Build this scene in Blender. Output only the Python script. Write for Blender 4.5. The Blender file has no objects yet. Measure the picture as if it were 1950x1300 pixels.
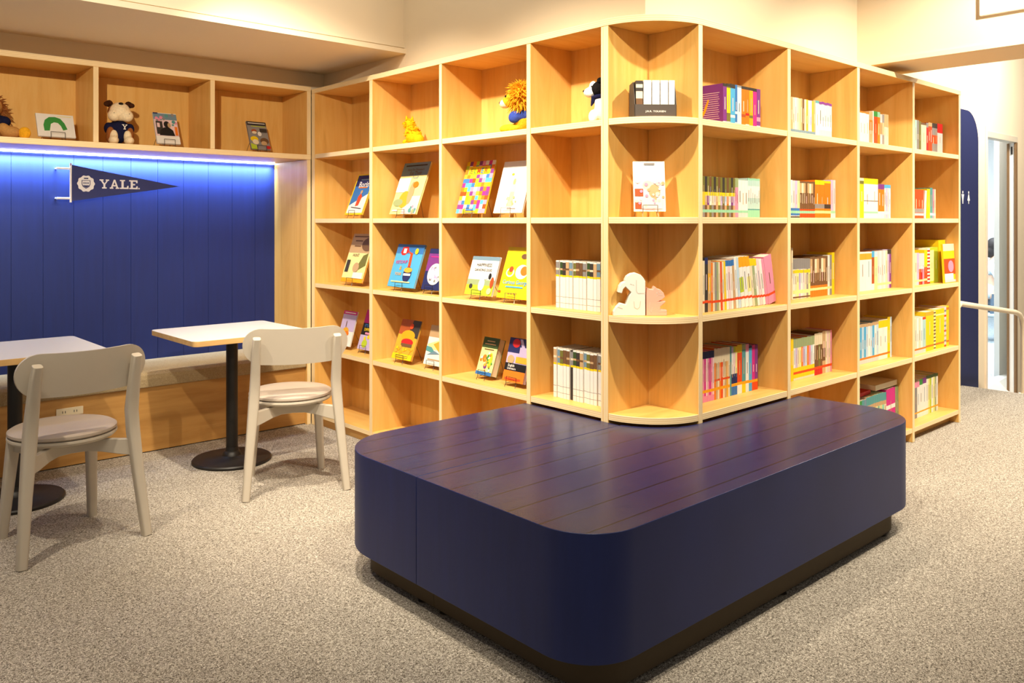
import bpy, bmesh, math, random
from mathutils import Vector, Matrix
R_ = math.radians
random.seed(7)
scene = bpy.context.scene
COL = scene.collection

# ---------------------------------------------------------------- camera
# world axes: +X runs along the right bookcase, +Y along the left bookcase; the camera stands over the origin
F_PX, YAW, EYE, HORIZON = 1578.0, 47.796, 1.3146, 421.5
cam_d = bpy.data.cameras.new('camera')
cam = bpy.data.objects.new('camera', cam_d)
COL.objects.link(cam)
cam.location = (0, 0, EYE)
cam.rotation_euler = (R_(90), 0, R_(YAW - 90))
cam_d.sensor_width = 36.0
cam_d.sensor_fit = 'HORIZONTAL'
cam_d.lens = F_PX * 36.0 / 1950
cam_d.shift_y = (HORIZON - 650) / 1950
cam_d.clip_start = 0.05
scene.camera = cam

# ---------------------------------------------------------------- world, lamps, exposure
w = bpy.data.worlds.new('world')
scene.world = w
w.use_nodes = True
bg = w.node_tree.nodes['Background']
bg.inputs[0].default_value = (1.0, 0.90, 0.78, 1)
bg.inputs[1].default_value = 0.20

scene.view_settings.view_transform = 'Standard'
scene.view_settings.look = 'None'
scene.view_settings.exposure = 0.02
scene.view_settings.gamma = 1.0
scene.view_settings.use_curve_mapping = False


def spot(name, loc, target, watts, size=115, blend=0.55, colour=(1.0, 0.80, 0.55), radius=0.035):
    d = bpy.data.lights.new(name, 'SPOT')
    d.energy = watts
    d.color = colour
    d.spot_size = R_(size)
    d.spot_blend = blend
    d.shadow_soft_size = radius
    o = bpy.data.objects.new(name, d)
    COL.objects.link(o)
    o.location = loc
    o.rotation_euler = (Vector(target) - Vector(loc)).to_track_quat('-Z', 'Y').to_euler()
    return o


def area(name, loc, target, watts, sx, sy, colour, spread=180):
    d = bpy.data.lights.new(name, 'AREA')
    d.shape = 'RECTANGLE'
    d.size, d.size_y = sx, sy
    d.energy = watts
    d.color = colour
    d.spread = R_(spread)
    o = bpy.data.objects.new(name, d)
    COL.objects.link(o)
    o.location = loc
    o.rotation_euler = (Vector(target) - Vector(loc)).to_track_quat('-Z', 'Y').to_euler()
    return o


WARM = (1.0, 0.86, 0.66)
spot('track_spot_lamp', (1.35, 3.35, 2.9), (2.7, 3.9, 0.55), 290, 82, 0.8, WARM)
spot('track_spot_lamp', (1.40, 2.35, 2.9), (2.7, 3.0, 0.55), 270, 82, 0.8, WARM)
spot('track_spot_lamp', (1.60, 1.10, 2.85), (2.8, 2.2, 0.8), 150, 84, 0.75, WARM)
spot('track_spot_lamp', (2.95, 0.85, 2.85), (3.7, 2.1, 0.8), 195, 104, 0.7, WARM)
spot('track_spot_lamp', (4.15, 0.85, 2.85), (5.0, 2.1, 0.8), 195, 104, 0.7, WARM)
spot('track_spot_lamp', (5.75, 0.80, 2.75), (5.7, 2.1, 0.7), 170, 95, 0.7, WARM)
spot('track_spot_lamp', (0.1, 3.0, 2.95), (0.6, 3.9, 0.2), 150, 100, 0.7, WARM)
spot('track_spot_lamp', (-0.9, -0.6, 2.75), (1.35, 5.0, 2.02), 760, 37, 0.9, WARM)
area('added_soft_fill', (1.3, 2.4, 3.15), (1.9, 4.3, 2.0), 18, 1.2, 0.6, WARM)  # added fill for the left beam and column walls, no known fixture
spot('ceiling_spot_lamp', (5.9, 0.6, 2.9), (6.2, 0.9, 0.0), 180, 110, 0.7, WARM)
spot('ceiling_spot_lamp', (0.5, 1.2, 2.95), (0.6, 1.6, 0.0), 60, 100, 0.7, WARM)
area('added_corridor_fill', (7.2, 1.4, 3.1), (7.4, 2.5, 1.3), 95, 0.6, 0.6, (1.0, 0.9, 0.75))  # fill light added to brighten the restroom-sign wall and nearby carpet
area('room_lamp', (11.5, 4.2, 2.6), (11.5, 4.2, 0), 300, 3.0, 2.0, (0.86, 0.94, 1.0))
area('added_vestibule_fill', (8.7, 2.76, 2.6), (8.7, 2.76, 0), 14, 0.9, 0.25, (0.95, 0.97, 1.0))  # unseen fill added to light the white partition behind the doorway


# ---------------------------------------------------------------- materials
MATS = {}


def lin(c):
    return tuple((v / 12.92 if v <= 0.04045 else ((v + 0.055) / 1.055) ** 2.4) for v in (x / 255 for x in c))


def nodes_of(name, rough=0.6, spec=0.4):
    m = bpy.data.materials.new(name)
    m.use_nodes = True
    nt = m.node_tree
    b = nt.nodes['Principled BSDF']
    b.inputs['Roughness'].default_value = rough
    b.inputs['Specular IOR Level'].default_value = spec
    return m, nt, b


def flat(name, rgb, rough=0.6, spec=0.3, var=0.06, metal=0.0, scale=25.0):
    """paint, paper, plastic: one colour with a slight procedural variation (sRGB 0-255 in)"""
    key = ('flat', name)
    if key in MATS:
        return MATS[key]
    m, nt, b = nodes_of(name, rough, spec)
    b.inputs['Metallic'].default_value = metal
    c = lin(rgb)
    tc = nt.nodes.new('ShaderNodeTexCoord')
    nz = nt.nodes.new('ShaderNodeTexNoise')
    nz.inputs['Scale'].default_value = scale
    nz.inputs['Detail'].default_value = 2
    rp = nt.nodes.new('ShaderNodeValToRGB')
    rp.color_ramp.elements[0].color = tuple(v * (1 - var) for v in c) + (1,)
    rp.color_ramp.elements[1].color = tuple(min(1, v * (1 + var)) for v in c) + (1,)
    nt.links.new(tc.outputs['Object'], nz.inputs['Vector'])
    nt.links.new(nz.outputs['Fac'], rp.inputs['Fac'])
    nt.links.new(rp.outputs['Color'], b.inputs['Base Color'])
    MATS[key] = m
    return m


WOOD_A, WOOD_B = (0.76, 0.43, 0.112), (0.82, 0.52, 0.165)


def wood(name, grain='z', a=WOOD_A, b_=WOOD_B, rough=0.42):
    m, nt, b = nodes_of(name, rough, 0.35)
    tc = nt.nodes.new('ShaderNodeTexCoord')
    mp = nt.nodes.new('ShaderNodeMapping')
    s = {'z': (9, 9, 0.9), 'x': (0.9, 9, 9), 'y': (9, 0.9, 9)}[grain]
    mp.inputs['Scale'].default_value = s
    oi = nt.nodes.new('ShaderNodeObjectInfo')
    sh = nt.nodes.new('ShaderNodeVectorMath')
    sh.operation = 'SCALE'
    sh.inputs[0].default_value = (17.3, 9.1, 5.7)
    nt.links.new(oi.outputs['Random'], sh.inputs['Scale'])
    nt.links.new(sh.outputs[0], mp.inputs['Location'])
    nz = nt.nodes.new('ShaderNodeTexNoise')
    nz.inputs['Scale'].default_value = 1.6
    nz.inputs['Detail'].default_value = 5
    nz.inputs['Roughness'].default_value = 0.62
    nz.inputs['Distortion'].default_value = 0.9
    rp = nt.nodes.new('ShaderNodeValToRGB')
    e = rp.color_ramp.elements
    e[0].position, e[0].color = 0.25, tuple(v * 0.84 for v in a) + (1,)
    e[1].position, e[1].color = 0.72, b_ + (1,)
    k = e.new(0.42)
    k.color = a + (1,)
    k = e.new(0.55)
    k.color = tuple((p + q) / 2 for p, q in zip(a, b_)) + (1,)
    nt.links.new(tc.outputs['Object'], mp.inputs['Vector'])
    nt.links.new(mp.outputs['Vector'], nz.inputs['Vector'])
    nt.links.new(nz.outputs['Fac'], rp.inputs['Fac'])
    nt.links.new(rp.outputs['Color'], b.inputs['Base Color'])
    return m


def ply(name, axis):
    """raw plywood edge: thin pale and brown layers across its thickness"""
    m, nt, b = nodes_of(name, 0.5, 0.25)
    tc = nt.nodes.new('ShaderNodeTexCoord')
    sp = nt.nodes.new('ShaderNodeSeparateXYZ')
    mu = nt.nodes.new('ShaderNodeMath')
    mu.operation = 'MULTIPLY'
    mu.inputs[1].default_value = 2 * math.pi / 0.0085
    sn = nt.nodes.new('ShaderNodeMath')
    sn.operation = 'SINE'
    rp = nt.nodes.new('ShaderNodeValToRGB')
    e = rp.color_ramp.elements
    e[0].position, e[0].color = 0.0, (0.76, 0.54, 0.27, 1)
    e[1].position, e[1].color = 0.6, (0.90, 0.72, 0.43, 1)
    ad = nt.nodes.new('ShaderNodeMath')
    ad.operation = 'MULTIPLY_ADD'
    ad.inputs[1].default_value = 0.5
    ad.inputs[2].default_value = 0.5
    nt.links.new(tc.outputs['Object'], sp.inputs[0])
    nt.links.new(sp.outputs['XYZ'.index(axis)], mu.inputs[0])
    nt.links.new(mu.outputs[0], sn.inputs[0])
    nt.links.new(sn.outputs[0], ad.inputs[0])
    nt.links.new(ad.outputs[0], rp.inputs['Fac'])
    nt.links.new(rp.outputs['Color'], b.inputs['Base Color'])
    return m


def carpet(name, stops, scale=175.0):
    m, nt, b = nodes_of(name, 0.95, 0.05)
    tc = nt.nodes.new('ShaderNodeTexCoord')
    nz = nt.nodes.new('ShaderNodeTexNoise')
    nz.inputs['Scale'].default_value = scale
    nz.inputs['Detail'].default_value = 2.5
    nz.inputs['Roughness'].default_value = 0.7
    nz.inputs['Distortion'].default_value = 1.6
    rp = nt.nodes.new('ShaderNodeValToRGB')
    e = rp.color_ramp.elements
    e[0].position, e[0].color = stops[0][0], lin(stops[0][1]) + (1,)
    e[1].position, e[1].color = stops[-1][0], lin(stops[-1][1]) + (1,)
    for p, c in stops[1:-1]:
        k = e.new(p)
        k.color = lin(c) + (1,)
    bp = nt.nodes.new('ShaderNodeBump')
    bp.inputs['Strength'].default_value = 0.5
    bp.inputs['Distance'].default_value = 0.006
    nt.links.new(tc.outputs['Object'], nz.inputs['Vector'])
    nt.links.new(nz.outputs['Fac'], rp.inputs['Fac'])
    nt.links.new(rp.outputs['Color'], b.inputs['Base Color'])
    nt.links.new(nz.outputs['Fac'], bp.inputs['Height'])
    nt.links.new(bp.outputs['Normal'], b.inputs['Normal'])
    return m


def stained(name, base, axis, pitch, rough):
    """stained boards: faint grain and a fine dark joint every `pitch` along `axis`"""
    m, nt, b = nodes_of(name, rough, 0.5)
    tc = nt.nodes.new('ShaderNodeTexCoord')
    mp = nt.nodes.new('ShaderNodeMapping')
    mp.inputs['Scale'].default_value = {'x': (14, 1.2, 1.2), 'y': (1.2, 14, 1.2)}[axis]
    nz = nt.nodes.new('ShaderNodeTexNoise')
    nz.inputs['Scale'].default_value = 3
    nz.inputs['Detail'].default_value = 4
    rp = nt.nodes.new('ShaderNodeValToRGB')
    rp.color_ramp.elements[0].position = 0.3
    rp.color_ramp.elements[0].color = tuple(v * 0.9 for v in base) + (1,)
    rp.color_ramp.elements[1].position = 0.75
    rp.color_ramp.elements[1].color = tuple(v * 1.1 for v in base) + (1,)
    sp = nt.nodes.new('ShaderNodeSeparateXYZ')
    pm = nt.nodes.new('ShaderNodeMath')
    pm.operation = 'PINGPONG'
    pm.inputs[1].default_value = pitch / 2
    lt = nt.nodes.new('ShaderNodeMath')
    lt.operation = 'LESS_THAN'
    lt.inputs[1].default_value = 0.0026 if pitch < 5 else -1.0
    mx = nt.nodes.new('ShaderNodeMixRGB')
    mx.inputs['Color2'].default_value = tuple(v * 0.1 for v in base) + (1,)
    nt.links.new(tc.outputs['Object'], mp.inputs['Vector'])
    nt.links.new(mp.outputs['Vector'], nz.inputs['Vector'])
    nt.links.new(nz.outputs['Fac'], rp.inputs['Fac'])
    nt.links.new(tc.outputs['Object'], sp.inputs[0])
    nt.links.new(sp.outputs['xy'.index(axis)], pm.inputs[0])
    nt.links.new(pm.outputs[0], lt.inputs[0])
    nt.links.new(lt.outputs[0], mx.inputs['Fac'])
    nt.links.new(rp.outputs['Color'], mx.inputs['Color1'])
    nt.links.new(mx.outputs['Color'], b.inputs['Base Color'])
    bp = nt.nodes.new('ShaderNodeBump')
    bp.invert = True
    bp.inputs['Strength'].default_value = 0.6
    bp.inputs['Distance'].default_value = 0.002
    nt.links.new(lt.outputs[0], bp.inputs['Height'])
    nt.links.new(bp.outputs['Normal'], b.inputs['Normal'])
    return m


def emit(name, rgb, strength):
    m = bpy.data.materials.new(name)
    m.use_nodes = True
    b = m.node_tree.nodes['Principled BSDF']
    b.inputs['Base Color'].default_value = rgb + (1,)
    b.inputs['Emission Color'].default_value = rgb + (1,)
    b.inputs['Emission Strength'].default_value = strength
    return m


WOOD_V = wood('birch_veneer_upright', 'z')
WOOD_X = wood('birch_veneer_along_x', 'x')
WOOD_Y = wood('birch_veneer_along_y', 'y')
PLY_X, PLY_Y, PLY_Z = ply('plywood_edge_x', 'X'), ply('plywood_edge_y', 'Y'), ply('plywood_edge_z', 'Z')
WALL = flat('cream_wall_paint', (238, 222, 194), 0.85, 0.1, 0.012, scale=3)
WALL_W = flat('white_wall_paint', (240, 240, 238), 0.85, 0.1, 0.01, scale=3)
CARPET = carpet('beige_loop_carpet', [(0.37, (74, 68, 60)), (0.46, (134, 125, 113)), (0.53, (182, 174, 161)), (0.62, (228, 222, 210))])
CARPET_B = carpet('grey_blue_carpet', [(0.35, (120, 132, 140)), (0.5, (165, 178, 186)), (0.65, (205, 216, 222))], 60)
VINYL = flat('pale_vinyl', (236, 234, 228), 0.4, 0.3, 0.02)
BLUE_WALL = stained('blue_stained_boards', (0.004, 0.018, 0.135), 'x', 10.0, 0.55)
NAVY_TOP = stained('navy_stained_boards', (0.014, 0.017, 0.075), 'y', 0.135, 0.27)
NAVY_SIDE = stained('navy_stained_side', (0.009, 0.019, 0.115), 'y', 10.0, 0.5)
KICK = flat('dark_plinth', (80, 67, 48), 0.7)
STEEL = flat('steel', (190, 186, 178), 0.3, 0.5, 0.02, 1.0)
WIRE = flat('black_wire', (38, 28, 22), 0.35, 0.5)
WIRE_L = flat('bright_wire', (150, 135, 115), 0.3, 0.5, 0.02, 0.8)
GREIGE = flat('greige_lacquer', (194, 184, 168), 0.5, 0.3, 0.02)
CUSH = flat('greige_leatherette', (180, 166, 152), 0.55, 0.3, 0.03)
WHITE_TOP = flat('white_laminate', (224, 222, 220), 0.35, 0.4, 0.01)
BLACK = flat('black_powder_coat', (30, 27, 25), 0.45, 0.4, 0.05)
FABRIC = carpet('oatmeal_seat_fabric', [(0.3, (150, 130, 96)), (0.5, (178, 158, 122)), (0.7, (200, 182, 148))], 220)
RAIL = flat('cream_rail_paint', (226, 210, 184), 0.4, 0.4, 0.02)
NAVY_SIGN = flat('navy_panel', (36, 42, 84), 0.5, 0.3, 0.05)
PAPER = flat('book_pages', (232, 218, 190), 0.9, 0.05, 0.05, scale=80)

PAL = {
    'white': (246, 243, 236), 'cream': (240, 224, 190), 'yellow': (250, 214, 20), 'orange': (244, 128, 30), 'vermilion': (232, 78, 28),
    'red': (206, 36, 36), 'magenta': (216, 46, 140), 'pink': (240, 150, 180), 'pale pink': (246, 214, 214), 'purple': (130, 58, 140),
    'lavender': (200, 184, 224), 'navy': (38, 44, 96), 'blue': (58, 120, 190), 'sky blue': (84, 178, 228), 'pale blue': (196, 222, 240),
    'teal': (90, 160, 160), 'pale teal': (184, 218, 214), 'mint': (150, 214, 180), 'green': (60, 150, 64), 'lime': (190, 210, 50),
    'sage': (160, 176, 128), 'olive': (120, 116, 52), 'brown': (118, 84, 54), 'tan': (204, 168, 122), 'grey': (146, 142, 140),
    'charcoal': (62, 56, 52), 'black': (26, 24, 24), 'gold': (236, 176, 52), 'rust': (178, 84, 40), 'amber': (250, 172, 24),
    'pale yellow': (250, 238, 160), 'dark green': (60, 82, 44), 'grey blue': (120, 150, 168),
}


def pal(n):
    return flat('print_' + n.replace(' ', '_'), tuple(0.92 * v for v in PAL[n]), 0.55, 0.3, 0.05)


# ---------------------------------------------------------------- mesh builder
class MB:
    def __init__(self):
        self.v, self.f, self.m, self.mats = [], [], [], []

    def mi(self, mat):
        if mat not in self.mats:
            self.mats.append(mat)
        return self.mats.index(mat)

    def add(self, verts, faces, mat):
        n = len(self.v)
        self.v += [tuple(p) for p in verts]
        k = self.mi(mat)
        for f in faces:
            self.f.append(tuple(i + n for i in f))
            self.m.append(k)
        return self

    def box(self, x0, x1, y0, y1, z0, z1, mat, **fm):
        """fm: xm, xp, ym, yp, zm, zp -> material of that face"""
        vs = [(x0, y0, z0), (x1, y0, z0), (x1, y1, z0), (x0, y1, z0), (x0, y0, z1), (x1, y0, z1), (x1, y1, z1), (x0, y1, z1)]
        fs = {'zm': (0, 3, 2, 1), 'zp': (4, 5, 6, 7), 'ym': (0, 1, 5, 4), 'xp': (1, 2, 6, 5), 'yp': (2, 3, 7, 6), 'xm': (3, 0, 4, 7)}
        n = len(self.v)
        self.v += vs
        for k, f in fs.items():
            self.f.append(tuple(i + n for i in f))
            self.m.append(self.mi(fm.get(k, mat)))
        return self

    def prism(self, poly, z0, z1, mat, side=None, top=None):
        """poly: ccw list of (x, y)"""
        n, k = len(self.v), len(poly)
        self.v += [(x, y, z0) for x, y in poly] + [(x, y, z1) for x, y in poly]
        self.f.append(tuple(n + i for i in range(k - 1, -1, -1)))
        self.m.append(self.mi(mat))
        self.f.append(tuple(n + k + i for i in range(k)))
        self.m.append(self.mi(top or mat))
        s = self.mi(side or mat)
        for i in range(k):
            j = (i + 1) % k
            self.f.append((n + i, n + j, n + k + j, n + k + i))
            self.m.append(s)
        return self

    def cut(self, poly, t, mat, frame=None):
        """outline in x-z extruded t along +y from y = 0 (a thick cut-out), through an optional matrix"""
        k = len(poly)
        vs = [Vector((x, 0, z)) for x, z in poly] + [Vector((x, t, z)) for x, z in poly]
        if frame:
            vs = [frame @ p for p in vs]
        fs = [tuple(range(k)), tuple(range(2 * k - 1, k - 1, -1))]
        fs += [((i + 1) % k, i, k + i, k + (i + 1) % k) for i in range(k)]
        return self.add(vs, fs, mat)

    def tube(self, pts, r, mat, n=8, cap=True, sq=0.0, up=None):
        pts = [Vector(p) for p in pts]
        rs = r if isinstance(r, (list, tuple)) else [r] * len(pts)
        base = len(self.v)
        up = Vector(up) if up else None
        for i, p in enumerate(pts):
            t = (pts[min(i + 1, len(pts) - 1)] - pts[max(i - 1, 0)]).normalized()
            if up is None:
                up = t.orthogonal().normalized()
            up = (up - t * up.dot(t))
            up = up.normalized() if up.length > 1e-6 else t.orthogonal().normalized()
            s = t.cross(up)
            for k in range(n):
                a = 2 * math.pi * k / n
                q = 1.0
                if sq:
                    q = (abs(math.cos(a)) ** sq + abs(math.sin(a)) ** sq) ** (-1 / sq)
                self.v.append(tuple(p + (up * math.cos(a) + s * math.sin(a)) * (rs[i] * q)))
        mi = self.mi(mat)
        for i in range(len(pts) - 1):
            for k in range(n):
                a, b = base + i * n + k, base + i * n + (k + 1) % n
                self.f.append((a, b, b + n, a + n))
                self.m.append(mi)
        if cap:
            self.f.append(tuple(base + k for k in range(n - 1, -1, -1)))
            self.m.append(mi)
            e = base + (len(pts) - 1) * n
            self.f.append(tuple(e + k for k in range(n)))
            self.m.append(mi)
        return self

    def lathe(self, prof, mat, c=(0, 0, 0), n=40, sx=1.0, sy=1.0):
        base = len(self.v)
        for r, z in prof:
            for k in range(n):
                a = 2 * math.pi * k / n
                self.v.append((c[0] + r * math.cos(a) * sx, c[1] + r * math.sin(a) * sy, c[2] + z))
        mi = self.mi(mat)
        for i in range(len(prof) - 1):
            for k in range(n):
                a, b = base + i * n + k, base + i * n + (k + 1) % n
                self.f.append((a, b, b + n, a + n))
                self.m.append(mi)
        self.f.append(tuple(base + k for k in range(n - 1, -1, -1)))
        self.m.append(mi)
        e = base + (len(prof) - 1) * n
        self.f.append(tuple(e + k for k in range(n)))
        self.m.append(mi)
        return self

    def ball(self, c, r, mat, rot=None, nu=18, nv=12):
        r = r if isinstance(r, (tuple, list)) else (r, r, r)
        M = Matrix.Identity(3) if rot is None else rot
        vs, fs = [], []
        for j in range(1, nv):
            ph = math.pi * j / nv
            for i in range(nu):
                th = 2 * math.pi * i / nu
                vs.append(Vector((r[0] * math.sin(ph) * math.cos(th), r[1] * math.sin(ph) * math.sin(th), r[2] * math.cos(ph))))
        vs += [Vector((0, 0, r[2])), Vector((0, 0, -r[2]))]
        t, b = len(vs) - 2, len(vs) - 1
        for j in range(nv - 2):
            for i in range(nu):
                a, d = j * nu + i, j * nu + (i + 1) % nu
                fs.append((a, a + nu, d + nu, d))
        for i in range(nu):
            fs.append((t, i, (i + 1) % nu))
            q = (nv - 2) * nu
            fs.append((b, q + (i + 1) % nu, q + i))
        return self.add([M @ p + Vector(c) for p in vs], fs, mat)

    def xf(self, M, start=0):
        for i in range(start, len(self.v)):
            self.v[i] = tuple(M @ Vector(self.v[i]))
        return self

    def build(self, name, parent=None, smooth=False, bevel=0.0, seg=2, angle=40, remesh=0.0, loc=None):
        me = bpy.data.meshes.new(name)
        me.from_pydata(self.v, [], self.f)
        for m in self.mats:
            me.materials.append(m)
        me.polygons.foreach_set('material_index', self.m)
        me.update()
        o = bpy.data.objects.new(name, me)
        COL.objects.link(o)
        if parent:
            o.parent = parent
        if loc:
            o.location = loc
        if remesh:
            r = o.modifiers.new('merge', 'REMESH')
            r.mode = 'VOXEL'
            r.voxel_size = remesh
            r.use_smooth_shade = True
            s = o.modifiers.new('soft', 'SMOOTH')
            s.factor = 0.5
            s.iterations = 6
        if bevel:
            b = o.modifiers.new('edge', 'BEVEL')
            b.width = bevel
            b.segments = seg
            b.limit_method = 'ANGLE'
            b.angle_limit = R_(angle)
        if smooth:
            me.polygons.foreach_set('use_smooth', [True] * len(me.polygons))
            if smooth != 'all':
                me.set_sharp_from_angle(angle=R_(smooth if smooth is not True else 40))
        return o


def thing(name, label, cat, loc=(0, 0, 0), rot=(0, 0, 0), group=None):
    o = bpy.data.objects.new(name, None)
    o.empty_display_size = 0.05
    COL.objects.link(o)
    o.location, o.rotation_euler = loc, rot
    return tag(o, label, cat, group)


def tag(o, label, cat, group=None, kind=None):
    o['label'], o['category'] = label, cat
    if group:
        o['group'] = group
    if kind:
        o['kind'] = kind
    return o


def structure(name, mb, label, cat, **kw):
    o = mb.build(name, **kw)
    return tag(o, label, cat, None, 'structure')


def rounded(pts):
    """pts: ccw (x, y, radius) -> polygon with rounded corners"""
    out, n = [], len(pts)
    for i in range(n):
        p0, p, p1 = Vector(pts[i - 1][:2]), Vector(pts[i][:2]), Vector(pts[(i + 1) % n][:2])
        r = pts[i][2]
        if r <= 0:
            out.append(tuple(p))
            continue
        a, b = (p0 - p).normalized(), (p1 - p).normalized()
        half = math.acos(max(-1, min(1, a.dot(b)))) / 2
        d = r / math.tan(half)
        c = p + (a + b).normalized() * (r / math.sin(half))
        s, e = p + a * d - c, p + b * d - c
        a0, a1 = math.atan2(s.y, s.x), math.atan2(e.y, e.x)
        da = (a1 - a0 + math.pi) % (2 * math.pi) - math.pi
        for k in range(13):
            t = a0 + da * k / 12
            out.append((c.x + r * math.cos(t), c.y + r * math.sin(t)))
    return out


TEXTS = {}


def text_shape(s, bold=False):
    """flat triangulated lettering, normalised: returns verts (x, y), faces, width, height (cap height about 1)"""
    if s in TEXTS:
        return TEXTS[s]
    cu = bpy.data.curves.new('lettering', 'FONT')
    cu.body = s
    cu.resolution_u = 2
    cu.size = 1.0
    cu.offset = 0.012
    o = bpy.data.objects.new('lettering', cu)
    COL.objects.link(o)
    dg = bpy.context.evaluated_depsgraph_get()
    me = bpy.data.meshes.new_from_object(o.evaluated_get(dg))
    vs = [(v.co.x, v.co.y) for v in me.vertices]
    fs = [tuple(p.vertices) for p in me.polygons]
    bpy.data.objects.remove(o)
    bpy.data.meshes.remove(me)
    bpy.data.curves.remove(cu)
    x0, x1 = min(v[0] for v in vs), max(v[0] for v in vs)
    y0, y1 = min(v[1] for v in vs), max(v[1] for v in vs)
    vs = [((x - x0), (y - y0)) for x, y in vs]
    TEXTS[s] = (vs, fs, x1 - x0, y1 - y0)
    return TEXTS[s]


def put_text(mb, s, cx, cz, y, mat, width=None, height=None, rot=0.0, frame=None):
    vs, fs, w, h = text_shape(s)
    k = (width / w) if width else (height / h)
    kz = (height / h) if height else k
    c, sn = math.cos(rot), math.sin(rot)
    out = []
    for x, z in vs:
        X, Z = (x - w / 2) * k, (z - h / 2) * kz
        p = Vector((cx + X * c - Z * sn, y, cz + X * sn + Z * c))
        out.append(frame @ p if frame else p)
    mb.add(out, fs, mat)


SLAB = {  # slab-serif capitals on a 10 x 10 grid, as boxes/polygons
    'Y': [[(0, 10), (0, 8.6), (1.2, 8.6), (4.0, 4.4), (4.0, 1.4), (2.6, 1.4), (2.6, 0), (7.4, 0), (7.4, 1.4), (6.0, 1.4), (6.0, 4.4), (8.8, 8.6), (10, 8.6), (10, 10),
           (6.4, 10), (6.4, 8.6), (7.2, 8.6), (5.2, 5.6), (3.2, 8.6), (4.2, 8.6), (4.2, 10)]],
    'A': [[(0, 0), (3.8, 0), (3.8, 1.4), (3.0, 1.4), (5.0, 7.4), (4.2, 10), (1.2, 1.4), (0, 1.4)], [(6.2, 0), (10, 0), (10, 1.4), (8.8, 1.4), (5.8, 10), (4.2, 10), (7.0, 1.4), (6.2, 1.4)],
          [(3.2, 2.6), (6.8, 2.6), (6.4, 4.0), (3.6, 4.0)]],
    'L': [[(0, 0), (9.2, 0), (9.2, 3.6), (7.8, 3.6), (7.2, 1.6), (4.0, 1.6), (4.0, 8.6), (5.4, 8.6), (5.4, 10), (0, 10), (0, 8.6), (1.6, 8.6), (1.6, 1.4), (0, 1.4)]],
    'E': [[(0, 0), (9.2, 0), (9.2, 3.4), (7.8, 3.4), (7.2, 1.6), (4.0, 1.6), (4.0, 4.3), (6.4, 4.3), (6.4, 5.9), (4.0, 5.9), (4.0, 8.4), (7.2, 8.4), (7.6, 6.8), (9.0, 6.8), (9.0, 10), (0, 10),
           (0, 8.6), (1.6, 8.6), (1.6, 1.4), (0, 1.4)]],
    '.': [[(0, 0), (1.6, 0), (1.6, 1.6), (0, 1.6)]],
}


def slab_text(mb, s, x, z, h, y, mat, gap=0.12, frame=None, widen=1.0):
    for ch in s:
        wd = max(p[0] for poly in SLAB[ch] for p in poly)
        for poly in SLAB[ch]:
            bm = [Vector((x + px / 10 * h * widen, y, z + pz / 10 * h)) for px, pz in poly]
            if frame:
                bm = [frame @ p for p in bm]
            mb.add(bm, [tuple(range(len(bm)))], mat)
        x += (wd / 10 * widen + gap) * h
    return x


def at_y(u, y):
    """x of the point of the plane y = const seen at photo column u (only used to space the books)"""
    a = R_(YAW)
    k = (u - 975) / F_PX
    return y * (math.cos(a) + k * math.sin(a)) / (math.sin(a) - k * math.cos(a))


# ---------------------------------------------------------------- the setting
XL, YR = 2.65, 2.05          # front planes of the left and the right bookcase
XB, YB = 2.93, 2.33          # their backs
mb = MB()
mb.add([(-4, -4, 0), (13, -4, 0), (13, 2.07, 0), (7.14, 2.07, 0), (7.14, 2.6, 0), (4.78, 2.6, 0), (4.78, 5.4, 0), (-4, 5.4, 0)], [tuple(range(8))], CARPET)
structure('floor', mb, 'beige speckled loop carpet across the room', 'floor')


def ramp_z(x):
    return -0.205 * (x - 7.14)


mb = MB()
mb.add([(7.14, 2.07, 0), (9.6, 2.07, ramp_z(9.6)), (9.6, 2.52, ramp_z(9.6)), (7.14, 2.52, 0), (9.6, 2.07, 0)], [(0, 1, 2, 3), (0, 4, 1)], CARPET)
structure('floor_ramp', mb, 'sloping carpeted strip along the wall with the restroom sign', 'floor')
mb = MB()
mb.add([(7.70, 2.522, ramp_z(7.7)), (8.56, 2.522, ramp_z(8.56)), (10.2, 3.0, ramp_z(8.7)), (8.0, 2.82, ramp_z(7.9))], [(0, 1, 2, 3)], VINYL)
structure('floor_threshold', mb, 'pale vinyl threshold in the sliding doorway', 'floor')
mb = MB()
mb.add([(7.0, 2.6, -0.34), (17, 2.6, -0.34), (17, 7, -0.34), (7.0, 7, -0.34)], [(0, 1, 2, 3)], CARPET_B)
structure('floor_far', mb, 'grey blue carpet of the room beyond the doorway', 'floor')

mb = MB().box(-4, 2.95, 5.345, 5.45, 0, 3.2, WALL)
structure('wall_back', mb, 'cream wall behind the upper shelves', 'wall')
mb = MB().box(2.95, 4.78, 2.352, 5.345, 0.0, 2.17, WALL)
mb.box(2.81, 4.78, 2.248, 5.345, 2.1715, 3.2, WALL)
structure('wall_column', mb, 'cream wall block rising behind the corner bookcases', 'wall')
mb = MB().box(-4, 2.81, 4.05, 5.345, 2.30, 3.2, WALL)
mb.box(-4, 2.81, 4.98, 5.345, 2.188, 2.30, WALL)
structure('wall_left', mb, 'cream boxed soffit over the blue seating wall', 'wall')
mb = MB().box(-4, 2.81, 4.026, 4.05, 2.30, 2.328, WALL)
structure('trim_1', mb, 'slim cream lip along the soffit edge', 'trim')
mb = MB().box(-4, 2.81, 4.040, 4.05, 2.336, 2.346, WALL)
structure('trim_2', mb, 'thin shadow gap bead above the soffit lip', 'trim')
mb = MB().box(4.78, 5.20, -4, 2.52, 2.22, 3.2, WALL)
structure('wall_right', mb, 'cream ceiling beam crossing above the right bookcase end', 'wall')
mb = MB().box(4.769, 4.78, -4, 2.248, 2.22, 2.246, WALL)
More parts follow.
